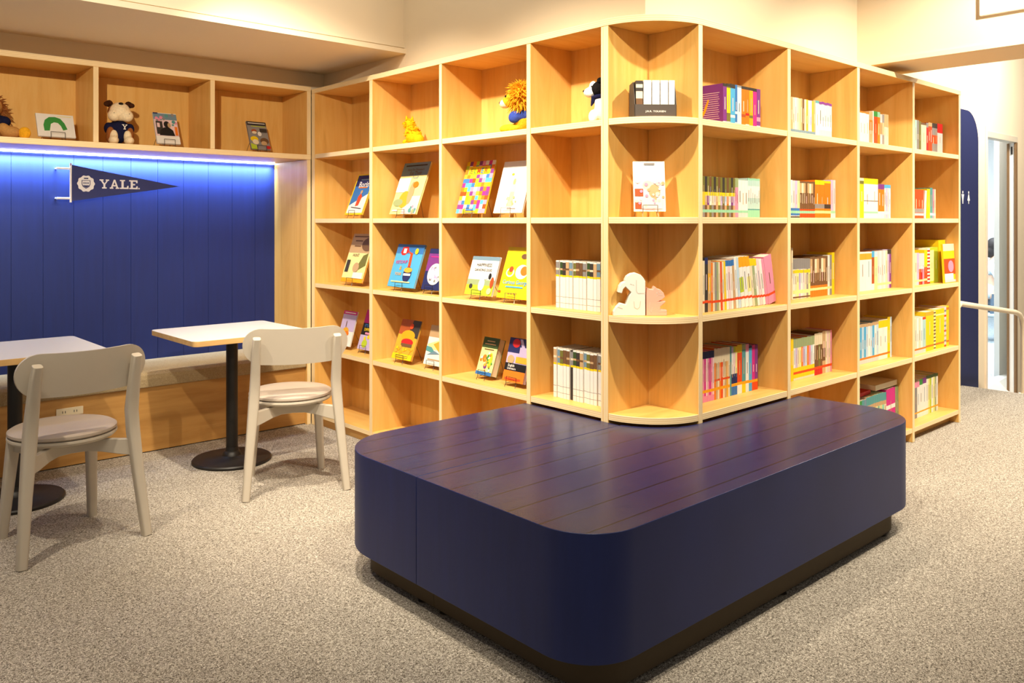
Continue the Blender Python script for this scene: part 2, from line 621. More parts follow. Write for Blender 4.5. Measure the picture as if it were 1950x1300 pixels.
structure('trim_3', mb, 'narrow edge band along the bottom of the right beam', 'trim')
mb = MB()
mb.box(4.78, 7.74, 2.52, 2.58, -0.35, 3.2, WALL)
mb.box(7.74, 8.53, 2.52, 2.58, 2.085, 3.2, WALL)
mb.box(8.53, 13, 2.52, 2.58, -0.7, 3.2, WALL)
structure('wall_far', mb, 'cream wall with the restroom panel and a doorway', 'wall')
mb = MB()
mb.box(9.45, 15.0, 2.95, 3.0, -0.4, 2.7, WALL_W)
mb.box(16.0, 16.1, 2.6, 7, -0.4, 2.7, WALL_W)
mb.box(7.0, 16.1, 6.9, 7, -0.4, 2.7, WALL_W)
mb.box(7.0, 7.05, 2.6, 7, -0.4, 2.7, WALL_W)
structure('wall_beyond', mb, 'white walls of the room beyond the doorway', 'wall')
mb = MB().box(7.0, 16.1, 2.58, 7, 2.7, 2.75, WALL_W)
structure('ceiling', mb, 'white ceiling of the room beyond the doorway', 'ceiling')
# doorway: casing, head, sliding leaf
door = thing('door_1', 'white sliding door with brown edges in the doorway past the restroom sign', 'door', (8.1, 2.55, -0.2))
door['kind'] = 'structure'
BR = flat('brown_door_edge', (128, 98, 66), 0.5)
TRIM = flat('pale_trim', (238, 222, 200), 0.5)
D = Matrix.Translation((-8.1, -2.55, 0.2))
MB().box(7.715, 7.755, 2.508, 2.585, -0.16, 2.13, TRIM).xf(D).build('jamb', door, bevel=0.003)
MB().box(7.755, 8.53, 2.51, 2.585, 2.035, 2.088, flat('door_head', (216, 206, 186), 0.5)).xf(D).build('head', door, bevel=0.003)
MB().box(8.500, 8.53, 2.512, 2.5325, -0.30, 2.06, BR).xf(D).build('edge_strip', door, bevel=0.001, seg=1)
MB().box(8.512, 8.53, 2.5325, 2.573, -0.30, 2.06, WALL_W).xf(D).build('leaf', door)
MB().box(8.500, 8.53, 2.573, 2.592, -0.30, 2.03, BR).xf(D).build('edge_strip', door, bevel=0.001, seg=1)
MB().box(8.500, 8.512, 2.545, 2.558, 1.93, 2.0, BLACK).xf(D).build('latch', door)

# blue board wall
mb = MB()
x = -1.2
while x < 2.62:
    mb.box(x + 0.0008, min(x + 0.16, 2.622) - 0.0008, 5.325, 5.344, 0.40, 1.735, BLUE_WALL)
    x += 0.16
mb.box(-1.2, 2.622, 5.335, 5.3445, 0.40, 1.735, BLUE_WALL)
structure('wall_panelling', mb, 'deep blue vertical boards behind the bench', 'wall')

# ---------------------------------------------------------------- bookcases
T = 0.028
ROW_TOP = [1.749, 1.333, 0.918, 0.504, 0.084]       # upper faces of the five shelves, top row first
TOP_Z0, TOP_Z1 = 2.142, 2.171
COLS_L = [(4.817, 4.171), (4.138, 3.495), (3.472, 2.822), (2.795, 2.359)]
UP_L = [(4.86, 4.817), (4.171, 4.138), (3.495, 3.472), (2.822, 2.795), (2.359, 2.346)]
COLS_R = [(2.946, 3.640), (3.668, 4.363), (4.391, 5.076), (5.106, 5.803)]
UP_R = [(2.932, 2.946), (3.640, 3.668), (4.363, 4.391), (5.076, 5.106), (5.803, 5.831)]

bl = thing('bookcase', 'long birch bookcase of face-out picture books between blue wall and corner', 'bookcase', (XL, 3.5, 0))
M = Matrix.Translation((-XL, -3.5, 0))
for y1, y0 in UP_L:
    MB().box(XL, XB, y0, y1, 0, TOP_Z0, WOOD_V, xm=PLY_Y).xf(M).build('upright', bl, bevel=0.0012, seg=1)
for y1, y0 in COLS_L:
    for zt in ROW_TOP:
        MB().box(XL + 0.002, XB - 0.006, y0, y1, zt - T, zt, WOOD_Y, xm=PLY_Z).xf(M).build('shelf', bl, bevel=0.0012, seg=1)
MB().box(XB - 0.006, XB, 2.346, 4.86, 0.0, TOP_Z0, WOOD_V).xf(M).build('back_panel', bl)
MB().box(XL + 0.03, XL + 0.05, 2.36, 4.85, 0.0, ROW_TOP[4] - T, WOOD_Y).xf(M).build('toe_kick', bl)

br = thing('bookcase', 'long birch bookcase of spine-out books right of the rounded corner', 'bookcase', (4.4, YR, 0))
M = Matrix.Translation((-4.4, -YR, 0))
for x0, x1 in UP_R:
    MB().box(x0, x1, YR, YB, 0, TOP_Z0, WOOD_V, ym=PLY_X).xf(M).build('upright', br, bevel=0.0012, seg=1)
for x0, x1 in COLS_R:
    for zt in ROW_TOP:
        MB().box(x0, x1, YR + 0.002, YB - 0.006, zt - T, zt, WOOD_X, ym=PLY_Z).xf(M).build('shelf', br, bevel=0.0012, seg=1)
MB().box(2.932, 5.831, YB - 0.006, YB, 0.0, TOP_Z0, WOOD_V).xf(M).build('back_panel', br)
MB().box(2.946, 5.82, YR + 0.06, YR + 0.08, 0.0, ROW_TOP[4] - T, WOOD_X).xf(M).build('toe_kick', br)

# rounded corner unit
CX_, CY_ = 2.918, 2.318        # its inner corner
bc = thing('corner_bookcase', 'rounded corner bookcase with quarter-round shelves above the navy platform', 'bookcase', (CX_, CY_, 0))
M = Matrix.Translation((-CX_, -CY_, 0))


def quarter(r_in=0.0):
    cx, cy, r = 2.93, 2.33, 0.278 - r_in
    pts = [(CX_, CY_), (2.652 + r_in, CY_)]
    for k in range(25):
        a = math.pi + (math.pi / 2) * k / 24
        p = (cx + r * math.cos(a), cy + r * math.sin(a))
        if p[0] <= CX_ and p[1] <= CY_:
            pts.append(p)
    pts.append((CX_, 2.052 + r_in))
    return pts


MB().box(XL, XB, CY_, 2.346, 0, TOP_Z0, WOOD_V, xm=PLY_Y).xf(M).build('upright', bc, bevel=0.0012, seg=1)
MB().box(CX_, 2.932, YR, CY_, 0, TOP_Z0, WOOD_V, ym=PLY_X).xf(M).build('upright', bc, bevel=0.0012, seg=1)
for zt in ROW_TOP[:4]:
    MB().prism(quarter(), zt - T, zt, WOOD_X, side=PLY_Z).xf(M).build('shelf', bc, bevel=0.0012, seg=1)
# one continuous top over the three units
poly = [(2.97, 4.86), (2.65, 4.86)]
for k in range(25):
    a = math.pi + (math.pi / 2) * k / 24
    poly.append((2.945 + 0.297 * math.cos(a), 2.345 + 0.297 * math.sin(a)))
poly += [(5.835, 2.048), (5.835, 2.345), (2.97, 2.345)]
# keep the wall block clear: cut along the wall faces
poly = [(2.948, 4.86), (2.65, 4.86)] + poly[2:-3] + [(5.835, 2.048), (5.835, 2.35), (2.948, 2.35)]
o = MB().prism(poly, TOP_Z0, TOP_Z1, WOOD_X, side=PLY_Z).build('top_board', bevel=0.0012, seg=1)
tag(o, 'continuous birch plywood top board bending round the corner above all the shelves', 'board')

# ---------------------------------------------------------------- wall unit over the bench, bench, side panel
UY0, UY1 = 4.862, 5.343
wu = thing('wall_shelf', 'birch shelf box with soft toys mounted above the blue wall', 'shelf', (0.9, UY0, 1.715))
M = Matrix.Translation((-0.9, -UY0, -1.715))
MB().box(-1.2, 2.648, UY0, UY1, 2.157, 2.187, WOOD_X, ym=PLY_Z).xf(M).build('top_board', wu, bevel=0.0012, seg=1)
MB().box(-1.2, 2.648, UY0, UY1, 1.715, 1.747, WOOD_X, ym=PLY_Z).xf(M).build('bottom_board', wu, bevel=0.0012, seg=1)
for x0 in (-0.60, 0.045, 0.694, 1.339, 1.985, 2.62):
    MB().box(x0, x0 + 0.028, UY0 + 0.001, 5.21, 1.747, 2.157, WOOD_V, ym=PLY_X).xf(M).build('divider', wu, bevel=0.0012, seg=1)
MB().box(-1.2, 2.648, 5.205, 5.215, 1.747, 2.157, WOOD_V).xf(M).build('back_panel', wu)
LED = emit('cool_led_strip', (0.66, 0.76, 1.0), 22.0)
ls = MB().box(-1.2, 2.615, 5.308, 5.3245, 1.706, 1.7145, LED).xf(M).build('light_strip', wu)
ls['label'] = 'glowing cool white light strip under the shelf'
area('light_strip_lamp', (0.75, 5.282, 1.708), (0.75, 5.335, 1.60), 44, 3.7, 0.015, (0.50, 0.68, 1.0), 80)
sp_ = MB().box(2.622, 2.648, 4.865, 5.343, 0, 1.714, WOOD_V, ym=PLY_X).build('side_panel', bevel=0.0012, seg=1)
tag(sp_, 'tall birch side panel closing the blue alcove at the bookcase', 'panel')

be = thing('bench', 'long built-in bench with oatmeal cushion under the blue wall', 'bench', (0.9, 4.89, 0))
M = Matrix.Translation((-0.9, -4.89, 0))
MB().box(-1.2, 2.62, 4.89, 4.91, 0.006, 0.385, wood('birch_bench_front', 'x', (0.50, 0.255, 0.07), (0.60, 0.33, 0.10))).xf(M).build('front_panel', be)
MB().box(-1.2, 2.62, 4.91, 5.32, 0.05, 0.384, WOOD_X).xf(M).build('carcass', be)
pr = [(4.868, 0.372), (5.324, 0.372), (5.324, 0.462), (4.905, 0.462), (4.885, 0.456), (4.872, 0.442), (4.868, 0.42)]
m2 = MB()
n = len(pr)
m2.add([(-1.2, y, z) for y, z in pr] + [(2.62, y, z) for y, z in pr],
       [tuple(range(n)), tuple(range(2 * n - 1, n - 1, -1))] + [((i + 1) % n, i, n + i, n + (i + 1) % n) for i in range(n)], FABRIC)
m2.xf(M).build('seat_cushion', be, bevel=0.006, seg=2)

ol = thing('power_outlet', 'ivory double power outlet on the bench front behind left chair', 'outlet', (1.229, 4.889, 0.296))
MB().box(-0.066, 0.066, -0.006, 0, -0.021, 0.021, flat('ivory_plastic', (240, 226, 194), 0.4)).build('plate', ol, bevel=0.002)
for sx in (-0.028, 0.028):
    m2 = MB()
    m2.box(sx - 0.009, sx - 0.006, -0.0068, -0.005, -0.006, 0.006, BLACK)
    m2.box(sx + 0.004, sx + 0.007, -0.0068, -0.005, -0.006, 0.006, BLACK)
    m2.build('socket', ol)

# pennant
pn = thing('pennant', 'navy felt pennant with white crest and lettering on a white pole, blue wall', 'pennant', (1.33, 5.27, 1.43))
WP = flat('white_pole', (246, 246, 250), 0.4)
NF = flat('navy_felt', (66, 72, 122), 0.9, 0.05, 0.08)
WF = flat('white_felt', (244, 244, 250), 0.8, 0.05, 0.02)
MB().tube([(0, 0, -0.005), (0, 0, 0.222)], 0.006, WP, 10).build('pole', pn, smooth=True)
for z in (0.018, 0.190):
    MB().tube([(0.0, 0, z), (-0.073, 0.0, z)], 0.0065, WP, 10).tube([(-0.066, 0, z), (-0.066, 0.055, z)], 0.005, WP, 8).build('bracket', pn, smooth=True)
m2 = MB()
tip = (0.622, 0.104)
nseg = 14
top_, bot_ = [], []
for k in range(nseg + 1):
    t = k / nseg
    wv = 0.006 * math.sin(t * 7.0)
    top_.append((0.006 + t * (tip[0] - 0.006), wv, 0.213 + t * (tip[1] - 0.213)))
    bot_.append((0.006 + t * (tip[0] - 0.006), wv, 0.002 + t * (tip[1] - 0.002)))
vs = top_ + bot_
fs = [(k, nseg + 1 + k, nseg + 2 + k, k + 1) for k in range(nseg)]
m2.add(vs, fs, NF)
fl_ = m2.build('flag', pn)
sd = fl_.modifiers.new('felt', 'SOLIDIFY')
sd.thickness = 0.003
m2 = MB()


def on_flag(x, z):
    t = (x - 0.006) / (tip[0] - 0.006)
    return Vector((x, 0.006 * math.sin(t * 7.0) - 0.0042, z))


cx, cz, rr = 0.082, 0.106, 0.047
ring = [(cx + rr * (1 + 0.05 * math.cos(10 * a)) * math.cos(a), cz + rr * (1 + 0.05 * math.cos(10 * a)) * math.sin(a)) for a in [2 * math.pi * k / 60 for k in range(60)]]
m2.add([on_flag(*p) for p in ring], [tuple(range(60))], WF)
sh = [(-0.024, 0.020), (0.024, 0.020), (0.024, -0.004), (0.018, -0.018), (0, -0.030), (-0.018, -0.018), (-0.024, -0.004)]
m2.add([on_flag(cx + a, cz + b) + Vector((0, -0.0006, 0)) for a, b in sh], [tuple(range(7))], NF)
m2.add([on_flag(cx + a * 0.84, cz + b * 0.84) + Vector((0, -0.0012, 0)) for a, b in sh], [tuple(range(7))], WF)
m2.add([on_flag(cx + a, cz + b) + Vector((0, -0.0018, 0)) for a, b in [(-0.018, -0.010), (0.018, -0.010), (0.013, -0.016), (0, -0.024), (-0.013, -0.016)]], [tuple(range(5))], NF)
m2.add([on_flag(cx + a, cz + b) + Vector((0, -0.0018, 0)) for a, b in [(-0.012, 0.027), (0.012, 0.027), (0.012, 0.034), (-0.012, 0.034)]], [(0, 1, 2, 3)], NF)
for q in (-0.012, -0.004, 0.004, 0.012):
    m2.add([on_flag(cx + q + a, cz + b) + Vector((0, -0.0018, 0)) for a, b in [(-0.0022, -0.002), (0.0022, -0.002), (0.0022, 0.008), (-0.0022, 0.008)]], [(0, 1, 2, 3)], NF)
x0 = 0.156
k0 = len(m2.v)
slab_text(m2, 'YALE.', x0, 0.080, 0.054, 0, WF, 0.06, widen=0.98)
for i in range(k0, len(m2.v)):
    p = Vector(m2.v[i])
    m2.v[i] = tuple(on_flag(p.x, p.z))
m2.build('crest_and_lettering', fl_)

# ---------------------------------------------------------------- navy platform (two abutting modules)
PZ0, PZ1 = 0.110, 0.468


def platform(label, outline, base, feet, loc):
    t = thing('platform_seat', label, 'platform', loc)
    M = Matrix.Translation((-loc[0], -loc[1], 0))
    MB().prism(outline, PZ0, PZ1, NAVY_SIDE, top=NAVY_TOP).xf(M).build('body', t, smooth=35, bevel=0.0018, seg=2, angle=50)
    MB().prism(base, 0.012, PZ0, KICK).xf(M).build('plinth', t, smooth=35)
    for x, y in feet:
        MB().lathe([(0.020, 0), (0.020, 0.004), (0.008, 0.006), (0.006, 0.02)], STEEL, (x, y, 0), 20).xf(M).build('levelling_foot', t, smooth=True)


ARC = [(2.93 + 0.285 * math.cos(math.radians(a)), 2.33 + 0.285 * math.sin(math.radians(a)), 0) for a in range(270, 195, -6)]
platform('main block of the low navy platform in front of the rounded corner',
         rounded([(1.612, 1.470, 0.18), (3.785, 1.470, 0.24), (3.735, 2.046, 0)] + ARC + [(2.655, 2.250, 0), (1.612, 2.250, 0)]),
         rounded([(1.685, 1.515, 0.15), (3.69, 1.515, 0.18), (3.66, 2.044, 0)] + ARC + [(2.655, 2.250, 0), (1.685, 2.250, 0)]),
         [(1.702, 2.21), (1.835, 1.545), (2.67, 1.530), (3.47, 1.530), (3.6, 1.98)], (2.7, 1.8, 0))
platform('left end block of the low navy platform beside the picture book shelves',
         rounded([(1.612, 2.252, 0), (2.644, 2.252, 0), (2.644, 2.822, 0), (1.612, 2.822, 0.26)]),
         rounded([(1.685, 2.252, 0), (2.642, 2.252, 0), (2.642, 2.785, 0), (1.685, 2.785, 0.20)]),
         [(1.702, 2.33), (1.80, 2.66), (2.5, 2.70)], (2.1, 2.6, 0))

# ---------------------------------------------------------------- tables and chairs


def cafe_table(label, loc, rz=0.0):
    t = thing('cafe_table', label, 'table', loc, (0, 0, rz), 'white topped pedestal tables along the bench')
    hx, hy = 0.33, 0.315
    pl = rounded([(-hx, -hy, 0.03), (hx, -hy, 0.03), (hx, hy, 0.03), (-hx, hy, 0.03)])
    MB().prism(pl, 0.688, 0.716, wood('table_edge_birch', 'x', (0.55, 0.33, 0.12), (0.66, 0.43, 0.18)), top=WHITE_TOP).build('tabletop', t, smooth=35, bevel=0.0015, seg=1, angle=60)
    MB().lathe([(0.031, 0.02), (0.031, 0.67)], BLACK, n=28).build('column', t, smooth=True)
    MB().box(-0.13, 0.13, -0.13, 0.13, 0.67, 0.687, BLACK).build('bracket', t, bevel=0.004)
    MB().lathe([(0.205, 0), (0.210, 0.004), (0.210, 0.012), (0.204, 0.018), (0.06, 0.028), (0.052, 0.032), (0.044, 0.05), (0.036, 0.056), (0.032, 0.075)], BLACK, n=64).build('base', t, smooth=30)
    return t


cafe_table('white topped black pedestal table near the bookcase', (1.925, 4.42, 0))
cafe_table('white topped black pedestal table cut by the left photo edge', (0.885, 4.45, 0))


def bar(mb, a, b, ra, rb, mat, n=12, mid=None):
    pts = [a] + ([mid[0]] if mid else []) + [b]
    rs = [ra] + ([mid[1]] if mid else []) + [rb]
    mb.tube(pts, rs, mat, n)


def make_chair(label, loc, rz):
    t = thing('chair', label, 'chair', loc, (0, 0, rz), 'greige cafe chairs at the pedestal tables')
    # seat: wooden disc with padded top
    MB().lathe([(0.150, 0.410), (0.196, 0.418), (0.205, 0.428), (0.204, 0.436), (0.198, 0.438)], GREIGE, (0, 0.045, 0), 56, 1.0, 1.03).build('seat', t, smooth=30)
    MB().lathe([(0.196, 0.440), (0.204, 0.447), (0.203, 0.456), (0.190, 0.464), (0.12, 0.469), (0.03, 0.470)], CUSH, (0, 0.045, 0), 56, 1.0, 1.03).build('seat_pad', t, smooth=35)
    for s in (-1, 1):
        # rear leg: splayed foot, knee behind the seat, upright behind the backrest
        m = MB()
        path = [(s * 0.237, -0.207, 0.0), (s * 0.214, -0.178, 0.26), (s * 0.198, -0.166, 0.44), (s * 0.192, -0.166, 0.53), (s * 0.191, -0.182, 0.60), (s * 0.190, -0.206, 0.70), (s * 0.188, -0.226, 0.765)]
        m.tube(path, [0.0185, 0.0215, 0.0245, 0.0240, 0.0225, 0.020, 0.018], GREIGE, 24, True, 4.5, (1, 0, 0))
        m.build('leg', t, smooth=50, bevel=0.002)
        m = MB()
        m.tube([(s * 0.179, 0.207, 0.0), (s * 0.165, 0.178, 0.22), (s * 0.152, 0.150, 0.425)], [0.0180, 0.021, 0.024], GREIGE, 24, True, 4.5, (1, 0, 0))
        m.build('leg', t, smooth=50, bevel=0.002)
    # bent rail under the seat joining the rear legs, side rails to the front legs
    rail = [(-0.205, -0.168), (-0.165, -0.140), (-0.105, -0.085), (-0.06, -0.055), (0, -0.045), (0.06, -0.055), (0.105, -0.085), (0.165, -0.140), (0.205, -0.168)]

    def ribbon(pts, zs, th, mat):
        m = MB()
        k = len(pts)
        nrm = []
        for i in range(k):
            a, b = Vector(pts[max(i - 1, 0)]), Vector(pts[min(i + 1, k - 1)])
            d = (b - a).normalized()
            nrm.append(Vector((-d.y, d.x)))
        vs = []
        for i, p in enumerate(pts):
            z0, z1 = zs[i]
            q = Vector(p)
            for off in (-th / 2, th / 2):
                for z in (z0, z1):
                    e = q + nrm[i] * off
                    vs.append((e.x, e.y, z))
        fs = []
        for i in range(k - 1):
            a, b = 4 * i, 4 * i + 4
            fs += [(a, a + 1, b + 1, b), (a + 2, b + 2, b + 3, a + 3), (a + 1, a + 3, b + 3, b + 1), (a, b, b + 2, a + 2)]
        fs += [(0, 2, 3, 1), (4 * k - 4, 4 * k - 3, 4 * k - 1, 4 * k - 2)]
        return m.add(vs, fs, mat)

    ribbon(rail, [(0.335, 0.405), (0.343, 0.408), (0.356, 0.410), (0.362, 0.411), (0.363, 0.411), (0.362, 0.411), (0.356, 0.410), (0.343, 0.408), (0.335, 0.405)], 0.022, GREIGE).build('rear_rail', t, smooth=40, bevel=0.003)
    m = MB()
    for s in (-1, 1):
        m.v += []
        q = ribbon([(s * 0.152, 0.150), (s * 0.11, 0.02), (s * 0.085, -0.068)], [(0.365, 0.411), (0.362, 0.411), (0.360, 0.411)], 0.02, GREIGE)
        q.build('side_rail', t, smooth=40, bevel=0.002)
    ribbon([(-0.150, 0.152), (0, 0.158), (0.150, 0.152)], [(0.368, 0.412), (0.366, 0.412), (0.368, 0.412)], 0.02, GREIGE).build('front_rail', t, smooth=40, bevel=0.002)
    # backrest: bent stadium-shaped board
    m = MB()
    W, z0, z1, th = 0.252, 0.625, 0.800, 0.013
    nu = 40
    grid = []
    for i in range(nu + 1):
        s = -W * math.cos(math.pi * i / nu)
        e = max(0.0, abs(s) - (W - 0.0875)) / 0.0875
        hh = 0.0875 * math.sqrt(max(0.0, 1 - e * e))
        hh = max(hh, 0.0015)
        grid.append((s, hh))
    zc = (z0 + z1) / 2
    vs = []

    def bend(s, z, off):
        lean = -0.165 - 0.028 * (z - 0.6) / 0.2 - 0.018
        yb = lean + 0.50 * s * s + off
        return (s * 0.985, yb, z)

    rows = 7
    for off in (0.0, th):
        for s, hh in grid:
            for j in range(rows):
                z = zc + hh * (2 * j / (rows - 1) - 1) + 0.012 * (s / W) ** 2
                vs.append(bend(s, z, off))
    L = (nu + 1) * rows
    fs = []
    for i in range(nu):
        for j in range(rows - 1):
            a = i * rows + j
            fs.append((a, a + rows, a + rows + 1, a + 1))
            fs.append((L + a, L + a + 1, L + a + rows + 1, L + a + rows))
    for i in range(nu):
        a = i * rows
        fs.append((a, L + a, L + a + rows, a + rows))
        b = a + rows - 1
        fs.append((b, b + rows, L + b + rows, L + b))
    for a, flip in ((0, 0), (nu * rows, 1)):
        for j in range(rows - 1):
            q = (a + j, a + j + 1, L + a + j + 1, L + a + j)
            fs.append(q if not flip else q[::-1])
    m.add(vs, fs, GREIGE)
    m.build('backrest', t, smooth=50)
    return t


make_chair('greige round-seated chair with its back to us at the left photo edge', (0.943, 3.787, 0), R_(6))
make_chair('greige round-seated chair in front of the picture book shelves', (1.98, 3.834, 0), R_(-20))

# ---------------------------------------------------------------- picture books on wire easels


def art(mb, w, h, items, y0=0.0):
    y = y0
    for it in items:
        y -= 0.00035
        k = it[0]
        if k == 'rect':
            _, a, b, c, d, col = it
            mb.add([(-w / 2 + w * a, y, h * b), (-w / 2 + w * c, y, h * b), (-w / 2 + w * c, y, h * d), (-w / 2 + w * a, y, h * d)], [(0, 1, 2, 3)], pal(col))
        elif k == 'ell':
            _, a, b, ra, rb, col = it
            mb.add([(-w / 2 + w * (a + ra * math.cos(t)), y, h * (b + rb * math.sin(t))) for t in [2 * math.pi * q / 28 for q in range(28)]], [tuple(range(28))], pal(col))
        elif k == 'poly':
            _, pts, col = it
            mb.add([(-w / 2 + w * a, y, h * b) for a, b in pts], [tuple(range(len(pts)))], pal(col))
        elif k == 'text':
            _, a, b, wf, s, col = it[:6]
            rot = it[6] if len(it) > 6 else 0
            hf = it[7] * h if len(it) > 7 else None
            put_text(mb, s, -w / 2 + w * a, h * b, y, pal(col), width=w * wf, height=hf, rot=rot)
        elif k == 'patch':
            _, nx, nz, cols, seed = it
            rnd = random.Random(seed)
            for i in range(nx):
                for j in range(nz):
                    mb.add([(-w / 2 + w * i / nx, y, h * j / nz), (-w / 2 + w * (i + 1) / nx, y, h * j / nz), (-w / 2 + w * (i + 1) / nx, y, h * (j + 1) / nz), (-w / 2 + w * i / nx, y, h * (j + 1) / nz)],
                           [(0, 1, 2, 3)], pal(rnd.choice(cols)))
        elif k == 'dots':
            _, a, b, c, d, n_, r0, cols, seed = it
            rnd = random.Random(seed)
            for q in range(n_):
                u, v_, r1 = rnd.uniform(a, c), rnd.uniform(b, d), r0 * rnd.uniform(0.6, 1.4)
                mb.add([(-w / 2 + w * u + r1 * math.cos(t), y - 0.00003 * q, h * v_ + r1 * math.sin(t) * rnd.uniform(0.9, 1.1)) for t in [2 * math.pi * e / 9 for e in range(9)]],
                       [tuple(range(9))], pal(rnd.choice(cols)))
        elif k == 'lines':
            _, a, b, c, d, n_, col = it
            for q in range(n_):
                zc = b + (d - b) * (q + 0.5) / n_
                mb.add([(-w / 2 + w * a, y, h * (zc - 0.006)), (-w / 2 + w * c, y, h * (zc - 0.006)), (-w / 2 + w * c, y, h * (zc + 0.006)), (-w / 2 + w * a, y, h * (zc + 0.006))], [(0, 1, 2, 3)], pal(col))


BOOK_LIFT = 0.024


def picture_book(label, pos, rz, tilt, w, h, th, base, items, spine=None, easel='wire easel under it', bright=False, group='picture books shown face-out'):
    """local frame: cover faces -Y, stands on z = 0, leans back; pos is the shelf point below the cover's bottom middle"""
    t = thing('picture_book', label, 'book', (pos[0], pos[1], pos[2] + BOOK_LIFT), (-tilt, 0, rz), group)
    m = MB()
    m.box(-w / 2, w / 2, 0, 0.002, 0, h, pal(base))
    m.box(-w / 2, w / 2, th - 0.002, th, 0, h, pal(spine or base))
    m.box(-w / 2, -w / 2 + 0.002, 0.002, th - 0.002, 0, h, pal(spine or base))
    art(m, w, h, items)
    m.build('cover', t)
    MB().box(-w / 2 + 0.003, w / 2 - 0.004, 0.0022, th - 0.0022, 0.003, h - 0.003, PAPER).build('pages', t)
    # easel
    e = thing('book_easel', easel, 'easel', pos, (0, 0, rz), 'small wire book easels')
    mat = WIRE_L if bright else WIRE
    tn = math.tan(tilt)
    hx = min(w * 0.23, 0.035)
    hb = h * 0.62
    m = MB()
    for s in (-1, 1):
        m.tube([(s * hx, -0.010, 0.050), (s * hx, -0.013, 0.018), (s * hx, -0.004, 0.017), (s * hx, th + 0.006, 0.019), (s * hx, th + 0.006 + (hb - 0.02) * tn, hb)], 0.0014, mat, 6)
        m.tube([(s * hx, -0.012, 0.018), (s * hx * 1.1, -0.020, 0.0015)], 0.0014, mat, 6)
        m.tube([(s * hx, th + 0.006 + (hb - 0.02) * tn, hb), (s * hx * 1.6, min(th + 0.10, 0.115), 0.0015)], 0.0014, mat, 6)
    m.tube([(-hx, -0.010, 0.050), (hx, -0.010, 0.050)], 0.0014, mat, 6)
    m.tube([(-hx, th + 0.006 + (hb - 0.02) * tn, hb), (hx, th + 0.006 + (hb - 0.02) * tn, hb)], 0.0014, mat, 6)
    m.build('wire_frame', e, smooth=True)
    return t


